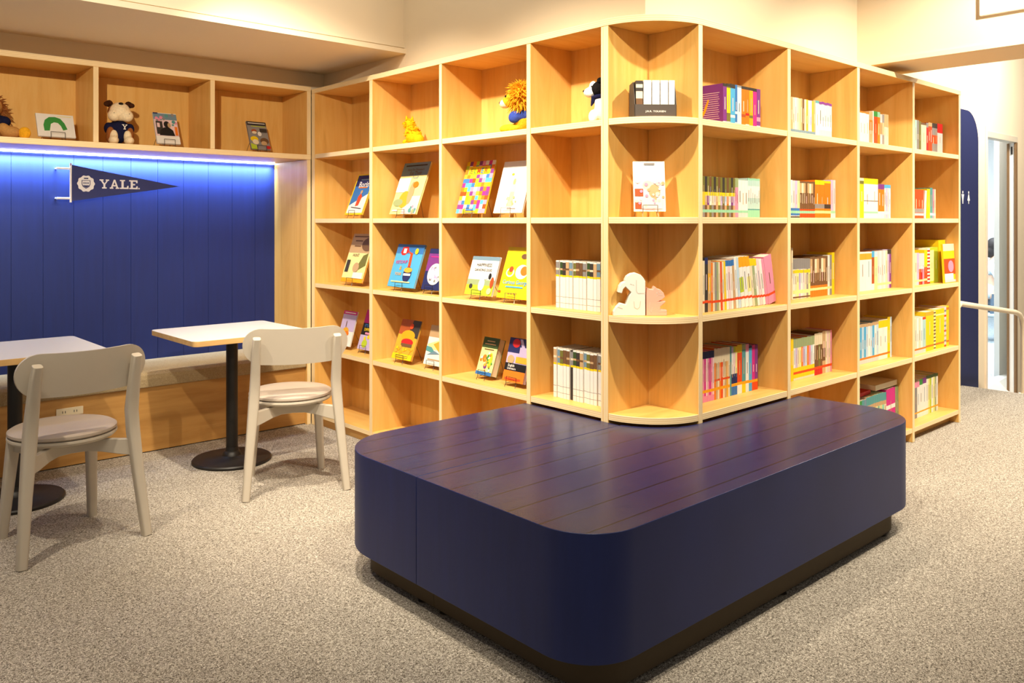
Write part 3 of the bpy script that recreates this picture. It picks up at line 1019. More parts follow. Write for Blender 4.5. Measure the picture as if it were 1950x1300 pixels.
Q = -math.pi / 2       # books on the left case face -X
Z1, Z2, Z3, Z4 = ROW_TOP[:4]
PB = [
    # label, (x, y, z), w, h, tilt, thickness, base, art, easel label
    ('skier cover picture book with navy top and yellow border, left column second shelf', (2.73, 4.483, Z2), 0.20, 0.276, 22, 0.010, 'yellow',
     [('rect', .06, .04, .96, .97, 'blue'), ('rect', .06, .70, .96, .97, 'navy'), ('poly', [(.06, .04), (.96, .04), (.96, .50), (.5, .36), (.06, .22)], 'white'), ('text', .55, .74, .55, 'Boris', 'white'), ('rect', 0.300, 0.847, 0.800, 0.873, 'grey blue'),
      ('rect', 0.300, 0.647, 0.800, 0.673, 'orange'), ('poly', [(.45, .20), (.62, .22), (.68, .44), (.56, .52), (.46, .44)], 'vermilion'), ('ell', .57, .55, .06, .045, 'tan'), ('poly', [(.25, .17), (.85, .13), (.85, .15), (.25, .19)], 'charcoal')],
     'wire easel under the skier book'),
    ('tall pale picture book with blue-grey title band, second column second shelf', (2.73, 3.951, Z2), 0.262, 0.322, 20.5, 0.011, 'pale yellow',
     [('rect', 0, .74, 1, 1, 'grey blue'), ('rect', 0.100, 0.927, 0.900, 0.953, 'charcoal'), ('text', .52, .86, .62, 'How Do Dinosaurs', 'brown'), ('text', .56, .79, .45, 'Eat Their', 'brown'), ('text', .6, .70, .22, 'Food?', 'grey blue'),
      ('rect', 0, .42, .45, .70, 'white'), ('rect', .45, .0, 1, .34, 'pale pink'), ('ell', .42, .28, .20, .16, 'gold'), ('ell', .60, .40, .10, .22, 'tan'), ('ell', .70, .56, .10, .06, 'orange'), ('ell', .22, .22, .18, .07, 'sage'),
      ('dots', .72, .03, .95, .2, 10, .010, ['pink', 'sage', 'teal'], 3), ('poly', [(.08, .05), (.32, .05), (.3, .08), (.1, .08)], 'white')],
     'wire easel under the blue-grey banded book'),
    ('picture book with a cover of colourful patchwork squares, third column second shelf', (2.73, 3.339, Z2), 0.232, 0.288, 17, 0.010, 'yellow',
     [('patch', 9, 12, ['orange', 'yellow', 'lime', 'blue', 'purple', 'pink', 'white', 'magenta', 'vermilion', 'sky blue', 'gold'], 5), ('rect', .12, .74, .86, .90, 'yellow'),
      ('text', .24, .81, .09, 'E', 'olive', 0, .10), ('text', .36, .81, .08, 'L', 'green', 0, .10), ('text', .49, .81, .11, 'M', 'vermilion', 0, .10), ('text', .62, .81, .09, 'E', 'blue', 0, .10), ('text', .75, .81, .10, 'R', 'rust', 0, .10), ('rect', .3, .01, .7, .05, 'gold')],
     'wire easel under the patchwork book'),
    ('white picture book with a faint tan sketch, third column second shelf', (2.73, 3.046, Z2), 0.212, 0.272, 17, 0.010, 'white',
     [('ell', .52, .42, .10, .17, 'cream'), ('ell', .52, .60, .05, .06, 'tan'), ('poly', [(.40, .12), (.62, .12), (.58, .4), (.46, .4)], 'pale yellow'), ('ell', .42, .74, .05, .025, 'gold'), ('rect', 0.450, 0.067, 0.750, 0.093, 'grey'), ('dots', .3, .15, .75, .3, 9, .006, ['sage', 'tan'], 8)],
     'bright wire easel under the white sketch book'),
    ('tan and cream picture book of a hunt, left column third shelf', (2.69, 4.443, Z3), 0.244, 0.312, 19, 0.010, 'amber',
     [('rect', 0, .08, 1, 1, 'pale yellow'), ('rect', 0, .60, 1, 1, 'tan'), ('rect', 0.075, 0.927, 0.925, 0.953, 'brown'), ('rect', 0.180, 0.837, 0.520, 0.863, 'brown'), ('rect', 0.200, 0.727, 0.500, 0.753, 'brown'), ('text', .4, .55, .3, 'HUNT', 'brown'), ('ell', .82, .78, .28, .14, 'brown'),
      ('poly', [(.5, .2), (.95, .35), (.95, .6), (.75, .55)], 'olive'), ('rect', .06, .2, .22, .45, 'charcoal'), ('rect', .5, .08, .95, .2, 'white'), ('ell', .55, .3, .14, .1, 'tan')],
     'wire easel under the tan hunt book'),
    ('sky blue picture book with a red bottle pouring, second column third shelf', (2.69, 3.913, Z3), 0.262, 0.254, 19, 0.011, 'sky blue',
     [('rect', 0, .78, 1, 1, 'blue'), ('poly', [(.18, .80), (.22, .93), (.42, .95), (.48, .82), (.34, .74), (.24, .74)], 'red'), ('rect', .27, .79, .38, .90, 'white'), ('poly', [(.42, .86), (.60, .80), (.64, .80), (.68, .42), (.58, .42), (.56, .76)], 'vermilion'),
      ('ell', .63, .30, .15, .18, 'navy'), ('ell', .63, .40, .15, .06, 'gold'), ('rect', .50, .27, .76, .32, 'white'), ('text', .32, .58, .42, 'KETCHUP', 'magenta', .05), ('text', .34, .44, .08, '&', 'gold'), ('text', .30, .30, .25, 'YOUR', 'gold'), ('rect', 0.110, 0.107, 0.810, 0.133, 'pale yellow'),
      ('ell', .78, .84, .06, .07, 'yellow')],
     'wire easel under the sky blue book'),
    ('purple picture book with a white scribbled oval, second column third shelf', (2.70, 3.642, Z3), 0.165, 0.232, 17, 0.010, 'navy',
     [('rect', .0, .0, 1, 1, 'purple'), ('rect', 0, 0, 1, .45, 'navy'), ('rect', 0, .88, 1, 1, 'navy'), ('rect', 0.150, 0.787, 0.850, 0.813, 'magenta'), ('ell', .55, .38, .38, .26, 'white'), ('dots', .3, .2, .8, .55, 26, .006, ['grey', 'lavender', 'pale blue'], 4)],
     'wire easel under the purple oval book'),
    ('lilac and white thin picture book, left column fourth shelf behind the chair', (2.735, 4.612, Z4), 0.160, 0.222, 16, 0.008, 'white',
     [('rect', 0, .42, 1, 1, 'lavender'), ('rect', 0, .90, 1, 1, 'magenta'), ('rect', 0.100, 0.937, 0.900, 0.963, 'white'), ('ell', .45, .42, .22, .11, 'gold'), ('ell', .55, .36, .16, .07, 'orange'), ('ell', .4, .62, .03, .10, 'brown'), ('dots', .25, .1, .7, .35, 12, .008, ['teal', 'pale blue', 'orange'], 5)],
     'wire easel under the lilac book'),
    ('pink, black and violet banded picture book, left column fourth shelf', (2.74, 4.372, Z4), 0.160, 0.248, 18, 0.009, 'lavender',
     [('rect', 0, .66, 1, 1, 'magenta'), ('rect', 0, .36, 1, .66, 'black'), ('rect', 0, 0, 1, .36, 'lavender'), ('ell', .7, .80, .25, .12, 'orange'), ('text', .4, .60, .5, "IT'S OK", 'blue'), ('text', .55, .50, .75, 'DIFFERENT', 'yellow'), ('rect', .3, .38, .9, .43, 'pink'), ('ell', .42, .15, .18, .10, 'lime'), ('dots', .2, .25, .8, .34, 8, .009, ['magenta', 'yellow'], 2)],
     'wire easel under the banded book'),
    ('golden picture book with a red car and yellow foot, second column fourth shelf', (2.705, 3.925, Z4), 0.190, 0.232, 20, 0.010, 'gold',
     [('rect', 0, .62, 1, 1, 'rust'), ('poly', [(.5, .62), (1, .55), (1, 1), (.6, 1)], 'charcoal'), ('ell', .52, .60, .34, .14, 'amber'), ('ell', .56, .44, .30, .09, 'red'), ('rect', .28, .32, .84, .40, 'brown'), ('dots', .08, .16, .92, .3, 16, .010, ['gold', 'yellow', 'brown', 'amber'], 6), ('rect', 0, 0, 1, .14, 'yellow'), ('lines', .15, .03, .8, .11, 2, 'brown'), ('ell', .60, .84, .09, .07, 'vermilion')],
     'wire easel under the golden car book'),
    ('white and ochre picture book with a mountain, second column fourth shelf', (2.72, 3.654, Z4), 0.158, 0.218, 16, 0.009, 'white',
     [('rect', 0, .70, 1, 1, 'tan'), ('poly', [(0, .5), (1, .72), (1, .40), (.35, .38)], 'pale yellow'), ('poly', [(.35, .52), (1, .72), (1, .30), (.75, .34)], 'gold'), ('poly', [(0, .34), (.6, .28), (.3, .44), (0, .46)], 'teal'), ('poly', [(.1, .24), (.8, .3), (.5, .36)], 'grey blue'), ('rect', 0.200, 0.127, 0.900, 0.153, 'tan'), ('rect', .55, .92, .85, .98, 'charcoal')],
     'wire easel under the mountain book'),
    ('white and lime picture book about a dancing dog, third column third shelf', (2.685, 3.221, Z3), 0.212, 0.203, 18, 0.010, 'white',
     [('rect', 0, .90, 1, 1, 'grey blue'), ('rect', 0, 0, 1, .30, 'lime'), ('rect', 0, .26, 1, .40, 'sage'), ('text', .5, .78, .55, 'HAPPINESS', 'charcoal'), ('text', .5, .65, .62, 'DANCING DOG', 'charcoal'), ('ell', .55, .28, .11, .17, 'white'), ('ell', .62, .48, .14, .07, 'white'), ('ell', .80, .50, .05, .08, 'black'), ('ell', .18, .22, .06, .06, 'charcoal'), ('ell', .92, .34, .06, .14, 'vermilion'), ('ell', .88, .12, .08, .08, 'pale yellow')],
     'wire easel under the dancing dog book'),
    ('large bright yellow picture book with cyclists, third column third shelf', (2.685, 2.965, Z3), 0.222, 0.260, 19, 0.012, 'yellow',
     [('ell', .25, .50, .13, .09, 'white'), ('ell', .62, .52, .20, .14, 'white'), ('ell', .25, .50, .09, .06, 'yellow'), ('ell', .27, .56, .07, .06, 'vermilion'), ('ell', .70, .54, .12, .09, 'orange'), ('ell', .60, .82, .10, .05, 'brown'), ('text', .5, .30, .8, 'Curious George', 'sky blue'), ('rect', 0.225, 0.207, 0.775, 0.233, 'sky blue'), ('text', .5, .09, .3, 'H. A. REY', 'brown'), ('rect', .02, .1, .10, .14, 'vermilion')],
     'wire easel under the bright yellow book'),
    ('thick olive-topped chapter book, third column fourth shelf', (2.742, 3.244, Z4), 0.122, 0.196, 19, 0.042, 'olive',
     [('rect', 0, .0, 1, .72, 'pale yellow'), ('rect', 0, .72, 1, 1, 'dark green'), ('rect', 0.250, 0.887, 0.750, 0.913, 'tan'), ('rect', 0.150, 0.807, 0.850, 0.833, 'tan'), ('rect', 0.200, 0.667, 0.800, 0.693, 'brown'), ('ell', .35, .44, .13, .10, 'orange'), ('ell', .72, .40, .13, .20, 'lime'), ('ell', .48, .24, .1, .07, 'purple'), ('dots', .1, .12, .9, .6, 20, .007, ['orange', 'green', 'gold', 'white'], 9), ('rect', 0, 0, 1, .09, 'blue')],
     'wire easel under the thick chapter book'),
    ('violet, black and orange banded book, third column fourth shelf', (2.725, 3.000, Z4), 0.152, 0.216, 15, 0.014, 'lavender',
     [('rect', 0, .80, 1, 1, 'navy'), ('rect', 0, .66, .55, .80, 'navy'), ('ell', .35, .88, .18, .10, 'red'), ('poly', [(.5, .98), (.62, .98), (1, .55), (.85, .5)], 'lavender'), ('rect', .45, .44, 1, .58, 'gold'), ('ell', .22, .50, .16, .10, 'tan'), ('rect', 0, .25, 1, .42, 'black'), ('text', .3, .36, .3, 'English', 'white'), ('text', .34, .30, .4, 'Literature', 'white'), ('rect', 0, 0, 1, .25, 'orange'), ('rect', .1, .04, .85, .09, 'vermilion')],
     'wire easel under the violet banded book'),
]
for lab, p, w_, h_, tl, th, base, items, el in PB:
    picture_book(lab, p, Q, R_(tl), w_, h_, th, base, items, easel=el, bright='bright' in el)

# two on the quarter-round shelves / upper box
DIAG = R_(-42)
picture_book('white slim book with a dusty pink photo on the second quarter-round shelf', (2.775, 2.195, Z2), DIAG, R_(9), 0.134, 0.215, 0.012, 'white',
             [('rect', .02, .03, .98, .64, 'pale pink'), ('ell', .45, .52, .16, .09, 'cream'), ('ell', .66, .40, .18, .14, 'tan'), ('rect', .04, .30, .30, .45, 'rust'), ('rect', .04, .05, .24, .18, 'rust'), ('rect', .25, .05, .9, .24, 'pale pink'), ('dots', .05, .1, .95, .6, 26, .006, ['pale pink', 'tan', 'cream', 'pink'], 12), ('rect', .34, .93, .68, .97, 'grey')],
             easel='bright wire easel under the dusty pink book', bright=True)
UPZ = 1.747
picture_book('wide white picture book with a green arch in the upper shelf box', (1.188, 4.965, UPZ), R_(3), R_(22), 0.186, 0.136, 0.010, 'white',
             [('poly', [(.18, .24), (.17, .5), (.22, .72), (.34, .86), (.5, .88), (.64, .82), (.74, .62), (.80, .36), (.68, .30), (.63, .50), (.56, .62), (.46, .64), (.37, .56), (.32, .26)], 'green'), ('rect', .55, .9, .95, .93, 'pale yellow')],
             easel='wire easel under the green arch book')
picture_book('grey and pink book with a dark portrait in the upper shelf box', (1.78, 4.965, UPZ), R_(2), R_(21), 0.136, 0.200, 0.012, 'white',
             [('rect', 0, .24, 1, .98, 'pale pink'), ('rect', 0, .78, 1, .98, 'grey blue'), ('rect', 0, .96, .2, 1, 'navy'), ('dots', .1, .6, .95, .95, 18, .009, ['pink', 'grey blue', 'grey', 'teal'], 3), ('rect', .06, .30, .34, .72, 'charcoal'), ('rect', .10, .52, .22, .66, 'pale pink'), ('poly', [(.16, .26), (.82, .26), (.76, .44), (.58, .54), (.38, .52), (.2, .42)], 'black'), ('ell', .52, .62, .13, .11, 'black'), ('ell', .62, .60, .07, .08, 'tan'), ('rect', 0, 0, 1, .24, 'white'), ('rect', .84, .28, .96, .56, 'orange')],
             easel='wire easel under the portrait book')
picture_book('grey cartoon cover book with yellow title in the upper shelf box', (2.355, 4.965, UPZ), R_(2), R_(22), 0.132, 0.196, 0.013, 'grey',
             [('rect', 0, .86, 1, 1, 'charcoal'), ('rect', 0.060, 0.927, 0.940, 0.953, 'white'), ('rect', 0.190, 0.817, 0.930, 0.843, 'lime'), ('rect', .6, .62, .98, .76, 'charcoal'), ('ell', .30, .66, .14, .06, 'rust'), ('ell', .30, .60, .12, .05, 'cream'), ('ell', .24, .36, .20, .10, 'yellow'), ('ell', .28, .26, .16, .09, 'cream'), ('ell', .74, .30, .22, .12, 'brown'), ('ell', .70, .22, .15, .08, 'tan'), ('poly', [(0, 0), (.3, 0), (.28, .14), (.0, .2)], 'lime'), ('ell', .88, .08, .12, .06, 'red'), ('ell', .55, .55, .10, .08, 'white')],
             easel='wire easel under the cartoon book')

# boxed set on the top quarter-round shelf
bs = thing('slipcase', 'charcoal slipcase holding white books on the top quarter-round shelf', 'slipcase', (2.755, 2.150, Z1), (0, 0, R_(-40)))
CH = flat('charcoal_card', (74, 66, 60), 0.6)
m = MB()
m.box(-0.088, 0.088, 0.0, 0.003, 0.0, 0.052, CH)
m.box(-0.088, 0.088, 0.0, 0.12, 0.0, 0.003, CH)
m.box(-0.088, 0.088, 0.117, 0.12, 0.0, 0.150, CH)
for sx in (-0.088, 0.085):
    k0 = len(m.v)
    m.add([(sx, 0, 0.003), (sx, 0.117, 0.003), (sx, 0.117, 0.15), (sx, 0.035, 0.15), (sx, 0.012, 0.10), (sx, 0, 0.052),
           (sx + 0.003, 0, 0.003), (sx + 0.003, 0.117, 0.003), (sx + 0.003, 0.117, 0.15), (sx + 0.003, 0.035, 0.15), (sx + 0.003, 0.012, 0.10), (sx + 0.003, 0, 0.052)],
          [(0, 5, 4, 3, 2, 1), (6, 7, 8, 9, 10, 11), (0, 1, 7, 6), (1, 2, 8, 7), (2, 3, 9, 8), (3, 4, 10, 9), (4, 5, 11, 10), (5, 0, 6, 11)], CH)
put_text(m, 'J.R.R. TOLKIEN', 0.0, 0.022, -0.0006, pal('white'), width=0.085, height=0.0095)
m.build('case', bs)


# ---------------------------------------------------------------- shelved books
def shelf_book(name, label, cat, group, loc, rz, wd, ht, dp, base, bands, lean=0.0, face=None, title=None):
    """spine faces -Y at y = 0; base colour with (from, to, colour) bands over its height"""
    t = thing(name, label, cat, loc, (0, lean, rz), group)
    m = MB()
    cuts = sorted({0.0, 1.0, *[b[0] for b in bands], *[b[1] for b in bands]})
    bt = min(0.0018, wd * 0.16)
    for a, b in zip(cuts, cuts[1:]):
        col = base
        for f0, f1, c in bands:
            if f0 <= (a + b) / 2 <= f1:
                col = c
        m.box(-wd / 2, wd / 2, 0.0, 0.0016, ht * a, ht * b, pal(col))
    if wd > 0.011 and title:
        z0_, z1_, tc_ = title
        tw = min(wd * 0.1, 0.003)
        m.add([(-tw, -0.0003, ht * z0_), (tw, -0.0003, ht * z0_), (tw, -0.0003, ht * z1_), (-tw, -0.0003, ht * z1_)], [(0, 1, 2, 3)], pal(tc_))
    m.box(-wd / 2, -wd / 2 + bt, 0.0016, dp, 0, ht, pal(base))
    m.box(wd / 2 - bt, wd / 2, 0.0016, dp, 0, ht, pal(base))
    if face:
        face(m, -wd / 2, dp, ht)
    m.build('cover', t)
    MB().box(-wd / 2 + bt, wd / 2 - bt, 0.0018, dp - 0.004, 0.002, ht - 0.0025, PAPER).build('pages', t)
    return t


def nth(n):
    return '%d%s' % (n, 'th' if 10 <= n % 100 <= 20 else {1: 'st', 2: 'nd', 3: 'rd'}.get(n % 10, 'th'))


COLNAME = {'D': 'column left of corner', 'F': 'first column right of corner', 'G': 'second column right of corner', 'H': 'third column right of corner', 'I': 'far right column'}
ROWNAME = {1: 'top shelf', 2: 'second shelf', 3: 'third shelf', 4: 'fourth shelf', 5: 'bottom shelf'}
LEFT_X = {'F': 2.949, 'G': 3.671, 'H': 4.394, 'I': 5.109}
rnd = random.Random(11)


def purple_face(m, x, d, h):
    """printed side of the first book of the top shelf: white lines and an orange bird"""
    xx = x - 0.0004
    for q in range(13):
        z = h * (0.16 + 0.052 * q)
        y0, y1 = d * (0.12 + 0.02 * (q % 3)), d * (0.74 if q < 9 else 0.85)
        m.add([(xx, y0, z), (xx, y0, z + 0.0022), (xx, y1, z + 0.0022), (xx, y1, z)], [(0, 1, 2, 3)], pal('pale pink'))
    for pts, c in (([(.98, .58), (.86, .40), (.74, .28), (.66, .36), (.50, .66), (.46, .62), (.58, .34), (.70, .20), (.84, .24), (.98, .42)], 'amber'), ([(.40, .0), (.72, .0), (.72, .10), (.40, .10)], 'white')):
        m.add([(xx - 0.0004, d * a, h * b) for a, b in pts], [tuple(range(len(pts)))], pal(c))


# cell: (column, row, spine plane, [ (u0, u1, count, height, [base colours], [(f0, f1, colour or list)], lean degrees) ... ])
B = lambda *a: list(a)
CELLS = [
    ('F', 1, 2.12, [
        (1377, 1384, 1, .186, ['purple'], [(.93, 1, 'charcoal'), (0, .09, 'white')], 0),
        (1384, 1391, 1, .188, ['olive'], [(.3, .9, 'yellow'), (0, .09, 'white'), (.93, 1, 'charcoal')], 0),
        (1391, 1400, 1, .190, ['sky blue'], [(.9, 1, 'charcoal'), (.2, .26, 'white')], 0), (1400, 1404, 1, .190, ['blue'], [(0, .1, 'white'), (.3, .36, 'white')], 0), (1404, 1412, 1, .190, ['pale blue'], [(.95, 1, 'grey')], 0),
        (1412, 1420, 1, .190, ['orange'], [(.93, 1, 'charcoal'), (.25, .32, 'rust')], 0), (1420, 1427, 1, .190, ['orange'], [(0, .09, 'white'), (.93, 1, 'charcoal'), (.3, .36, 'red')], 0), (1427, 1434, 1, .190, ['amber'], [(.25, .32, 'olive'), (.93, 1, 'charcoal')], 0),
        (1434, 1441, 1, .190, ['magenta'], [(.92, 1, 'charcoal')], 0), (1441, 1448, 1, .190, ['purple'], [(0, .09, 'white'), (.2, .3, 'pink')], 0)]),
    ('G', 1, 2.15, [
        (1506, 1553, 13, .196, ['tan', 'cream', 'pale pink', 'cream', 'pale yellow', 'tan', 'brown', 'cream', 'gold', 'pale pink', 'lavender', 'gold', 'tan'], [(.07, .17, 'grey blue'), (0, .07, 'pale blue')], 0),
        (1553, 1560, 1, .200, ['white'], [(.93, 1, 'teal'), (0, .06, 'purple')], 0), (1560, 1584, 5, .200, ['pale teal'], [(.93, 1, 'purple'), (0, .1, 'purple'), (.25, .5, 'white')], 0)]),
    ('H', 1, 2.15, [
        (1637, 1655, 3, .192, ['white'], [(0, .06, 'purple'), (.95, 1, 'orange')], 0), (1655, 1662, 1, .200, ['tan'], [(.45, .75, 'orange'), (0, .06, 'purple')], 0), (1662, 1664, 1, .205, ['white'], [], 0),
        (1664, 1671, 1, .205, ['vermilion'], [(.85, 1, 'green'), (0, .06, 'purple')], 0), (1671, 1676, 1, .205, ['orange'], [(.85, 1, 'mint'), (0, .06, 'purple')], 0), (1676, 1684, 2, .195, ['pale pink', 'grey'], [(.4, .75, 'tan')], 0), (1684, 1692, 2, .20, ['cream'], [(.62, 1, 'tan'), (0, .05, 'lavender')], 0)]),
    ('I', 1, 2.14, [
        (1742, 1750, 2, .200, ['pale teal', 'grey'], [], 0), (1750, 1754, 1, .195, ['olive'], [], 0), (1754, 1764, 1, .19, ['cream'], [(.93, 1, 'brown')], 0), (1764, 1768, 1, .195, ['red'], [(.85, 1, 'grey')], 0), (1768, 1775, 2, .2, ['vermilion'], [(.88, 1, 'tan')], 0),
        (1775, 1785, 2, .2, ['grey'], [(.35, .62, 'vermilion'), (.85, 1, 'charcoal')], 0), (1785, 1795, 1, .205, ['pale pink'], [(.70, 1, 'red')], 0)]),
    ('F', 2, 2.16, [
        (1338, 1400, 15, .184, ['yellow', 'tan', 'purple', 'white', 'cream', 'pale pink', 'tan', 'pale yellow', 'lavender', 'olive', 'pale blue', 'orange', 'white', 'purple', 'lavender'],
         [(.62, 1, ['olive', 'charcoal', 'olive', 'brown']), (.53, .62, 'yellow'), (.0, .30, ['grey', 'brown', 'tan', 'olive']), (.12, .19, 'mint')], 0),
        (1400, 1406, 2, .184, ['pink'], [(.76, 1, 'sage'), (.12, .19, 'mint')], 0), (1406, 1424, 3, .175, ['white'], [(0, .12, 'pale pink'), (.12, .19, 'mint')], 0), (1424, 1447, 6, .188, ['pale teal'], [(.95, 1, 'mint'), (0, .19, 'mint'), (.5, .8, 'white'), (.19, .22, 'teal')], 0)]),
    ('G', 2, 2.16, [
        (1505, 1523, 4, .192, ['white', 'pale pink', 'lavender', 'pale yellow'], [(.06, .26, 'blue'), (.12, .19, 'mint'), (.0, .04, 'charcoal')], 0), (1523, 1552, 8, .190, ['brown'], [(.68, .95, ['tan', 'cream', 'tan', 'brown']), (0, .24, 'vermilion'), (.12, .19, 'mint')], 0),
        (1552, 1570, 2, .200, ['orange'], [(.88, 1, 'yellow'), (.25, .37, 'grey'), (.12, .19, 'pale yellow')], 0), (1570, 1582, 1, .198, ['orange'], [(.94, 1, 'yellow'), (.25, .37, 'charcoal'), (.12, .19, 'pale yellow')], 0), (1582, 1591, 2, .206, ['lavender', 'pale pink'], [(0, .12, 'white'), (.12, .19, 'mint')], 0)]),
    ('H', 2, 2.15, [
        (1637, 1645, 1, .228, ['yellow'], [(.93, 1, 'cream'), (.85, .93, 'olive')], 0), (1645, 1672, 2, .228, ['white'], [(.86, 1, 'yellow'), (.42, .45, 'grey'), (.12, .17, 'mint')], 0), (1672, 1684, 2, .20, ['orange'], [(.85, 1, 'purple'), (0, .2, 'white')], 0), (1684, 1696, 4, .2, ['pale pink', 'lavender', 'pale pink', 'pale blue'], [(.12, .2, 'white'), (.9, 1, 'sky blue')], 0)]),
    ('I', 2, 2.14, [
        (1742, 1759, 3, .182, ['vermilion'], [(.20, .34, 'grey'), (.10, .18, 'pale pink')], 0), (1759, 1764, 1, .178, ['white'], [], 5), (1765, 1771, 1, .190, ['yellow'], [], 0), (1771, 1776, 1, .198, ['teal'], [(.1, .18, 'pale blue')], 0), (1776, 1782, 2, .19, ['pink', 'cream'], [(.1, .18, 'pale blue')], 0)]),
    ('F', 3, 2.11, [
        (1338, 1342, 1, .225, ['cream'], [(.17, .22, 'vermilion')], 0), (1342, 1348, 1, .238, ['charcoal'], [(.88, 1, 'navy'), (.17, .22, 'vermilion')], 0), (1348, 1354, 1, .225, ['tan'], [(.4, .75, 'gold'), (.17, .22, 'vermilion')], 0),
        (1354, 1384, 8, .218, ['orange', 'cream', 'grey', 'sage', 'cream', 'vermilion', 'cream', 'yellow'], [(.17, .22, 'vermilion')], -3), (1384, 1402, 4, .224, ['white', 'pale pink', 'white', 'tan'], [(.88, 1, 'blue'), (.17, .22, 'vermilion')], -5),
        (1402, 1412, 2, .232, ['white', 'pale blue'], [(.17, .22, 'vermilion')], -6.5), (1412, 1434, 3, .236, ['white'], [(.8, 1, 'amber'), (.3, .6, ['lime', 'white', 'pale yellow']), (.17, .22, 'vermilion')], -8.5), (1434, 1448, 3, .226, ['cream', 'sage', 'white'], [(.85, 1, 'yellow'), (.17, .22, 'vermilion')], -10),
        (1448, 1464, 3, .222, ['pale pink', 'white', 'pink'], [(.17, .22, 'vermilion')], -12), (1464, 1480, 1, .232, ['pink'], [(.17, .22, 'vermilion')], -12)]),
    ('G', 3, 2.16, [
        (1507, 1510, 1, .262, ['cream'], [], 0), (1510, 1543, 9, .206, ['white', 'cream', 'pale yellow', 'lavender', 'white', 'pale pink', 'cream', 'grey', 'pale yellow'], [(.74, 1, 'grey'), (.64, .72, 'yellow'), (.13, .22, 'pale yellow'), (.02, .06, 'brown')], 0),
        (1543, 1576, 8, .212, ['brown'], [(.6, .95, ['tan', 'brown', 'cream']), (0, .28, 'orange'), (.16, .22, 'pale yellow')], 0), (1576, 1584, 2, .215, ['white', 'grey'], [(.16, .22, 'pale yellow')], 0), (1584, 1589, 1, .228, ['yellow'], [], 0)]),
    ('H', 3, 2.15, [
        (1637, 1660, 2, .222, ['white'], [(.80, .96, 'gold')], 0), (1660, 1665, 1, .225, ['rust'], [(.84, 1, 'sky blue'), (0, .16, 'white')], 0), (1665, 1671, 1, .222, ['pale yellow'], [(.86, 1, 'pale blue')], 0), (1671, 1690, 5, .226, ['pale pink', 'white', 'pale pink', 'white', 'cream'], [(.10, .16, 'pale yellow')], 0), (1690, 1697, 2, .23, ['lavender', 'purple'], [(.88, 1, 'charcoal'), (.1, .16, 'pale yellow')], 0)]),
    ('I', 3, 2.13, [
        (1742, 1750, 2, .20, ['cream', 'lavender'], [(.1, .16, 'pale yellow')], 0), (1750, 1760, 3, .198, ['vermilion', 'red', 'pink'], [(.5, .58, 'white'), (.58, 1, 'pale pink'), (.1, .16, 'pale yellow')], 0), (1760, 1766, 1, .215, ['yellow'], [(0, .5, 'vermilion'), (.1, .16, 'pale yellow')], 0),
        (1766, 1771, 1, .225, ['white'], [(q / 10, q / 10 + .05, 'red') for q in range(10)], 0), (1771, 1787, 2, .228, ['pale yellow', 'lime'], [(.93, 1, 'lime'), (0, .06, 'lime')], -2), (1787, 1800, 1, .275, ['yellow'], [], 0)]),
    ('F', 4, 2.17, [
        (1338, 1360, 7, .228, ['pink', 'magenta', 'pale pink', 'pink', 'magenta', 'pink', 'pale pink'], [(.86, 1, 'navy'), (.18, .24, 'amber'), (0, .12, 'pink')], 0), (1360, 1390, 9, .232, ['orange', 'tan', 'cream', 'orange', 'vermilion', 'cream', 'tan', 'gold', 'cream'], [(.72, 1, 'cream'), (.18, .24, 'amber'), (.36, .40, 'vermilion')], 0),
        (1390, 1393, 1, .230, ['teal'], [], 0), (1393, 1404, 3, .226, ['white', 'pale pink', 'pale yellow'], [(.88, 1, ['lavender', 'lime', 'yellow']), (.24, .44, 'navy'), (0, .18, 'blue'), (.18, .24, 'amber')], 0), (1404, 1413, 1, .230, ['vermilion'], [(.84, 1, 'yellow'), (.18, .24, 'amber'), (0, .18, 'white')], 0),
        (1413, 1420, 1, .226, ['teal'], [(.9, 1, 'sage'), (.18, .24, 'amber'), (0, .18, 'yellow')], 0), (1420, 1426, 1, .226, ['white'], [(.84, 1, 'pink'), (.18, .24, 'amber')], 0), (1426, 1432, 1, .216, ['sky blue'], [(.95, 1, 'navy'), (.18, .24, 'amber')], 0), (1432, 1443, 2, .216, ['magenta', 'purple'], [(.18, .24, 'amber'), (0, .18, 'vermilion')], 0)]),
    ('G', 4, 2.16, [
        (1506, 1511, 1, .215, ['yellow'], [], 0), (1511, 1551, 11, .212, ['white', 'lavender', 'cream', 'pale yellow', 'orange', 'lavender', 'pale blue', 'orange', 'pink', 'pale blue', 'white'], [(.78, 1, 'sage'), (0, .30, 'yellow'), (.14, .20, 'vermilion'), (0, .05, 'cream')], 0),
        (1551, 1566, 4, .222, ['brown', 'brown', 'olive', 'brown'], [(.72, 1, 'cream'), (0, .2, 'red'), (.14, .20, 'vermilion')], 0), (1566, 1572, 1, .224, ['tan'], [(.3, .6, 'brown'), (.14, .20, 'vermilion')], 0), (1572, 1584, 4, .224, ['cream', 'pale pink', 'cream', 'pink'], [(.14, .20, 'vermilion')], 0)]),
    ('H', 4, 2.15, [
        (1637, 1673, 9, .228, ['sky blue', 'pale blue', 'sky blue', 'pale blue', 'white', 'pale blue', 'sky blue', 'white', 'pale blue'], [(.92, 1, 'tan'), (.10, .15, 'orange'), (0, .1, 'pale pink')], 0), (1673, 1690, 2, .232, ['white'], [(.80, .98, 'yellow'), (.10, .15, 'orange')], 0), (1690, 1695, 1, .242, ['yellow'], [(.10, .15, 'orange')], 0), (1695, 1698, 1, .240, ['pale blue'], [], 0)]),
    ('I', 4, 2.09, [
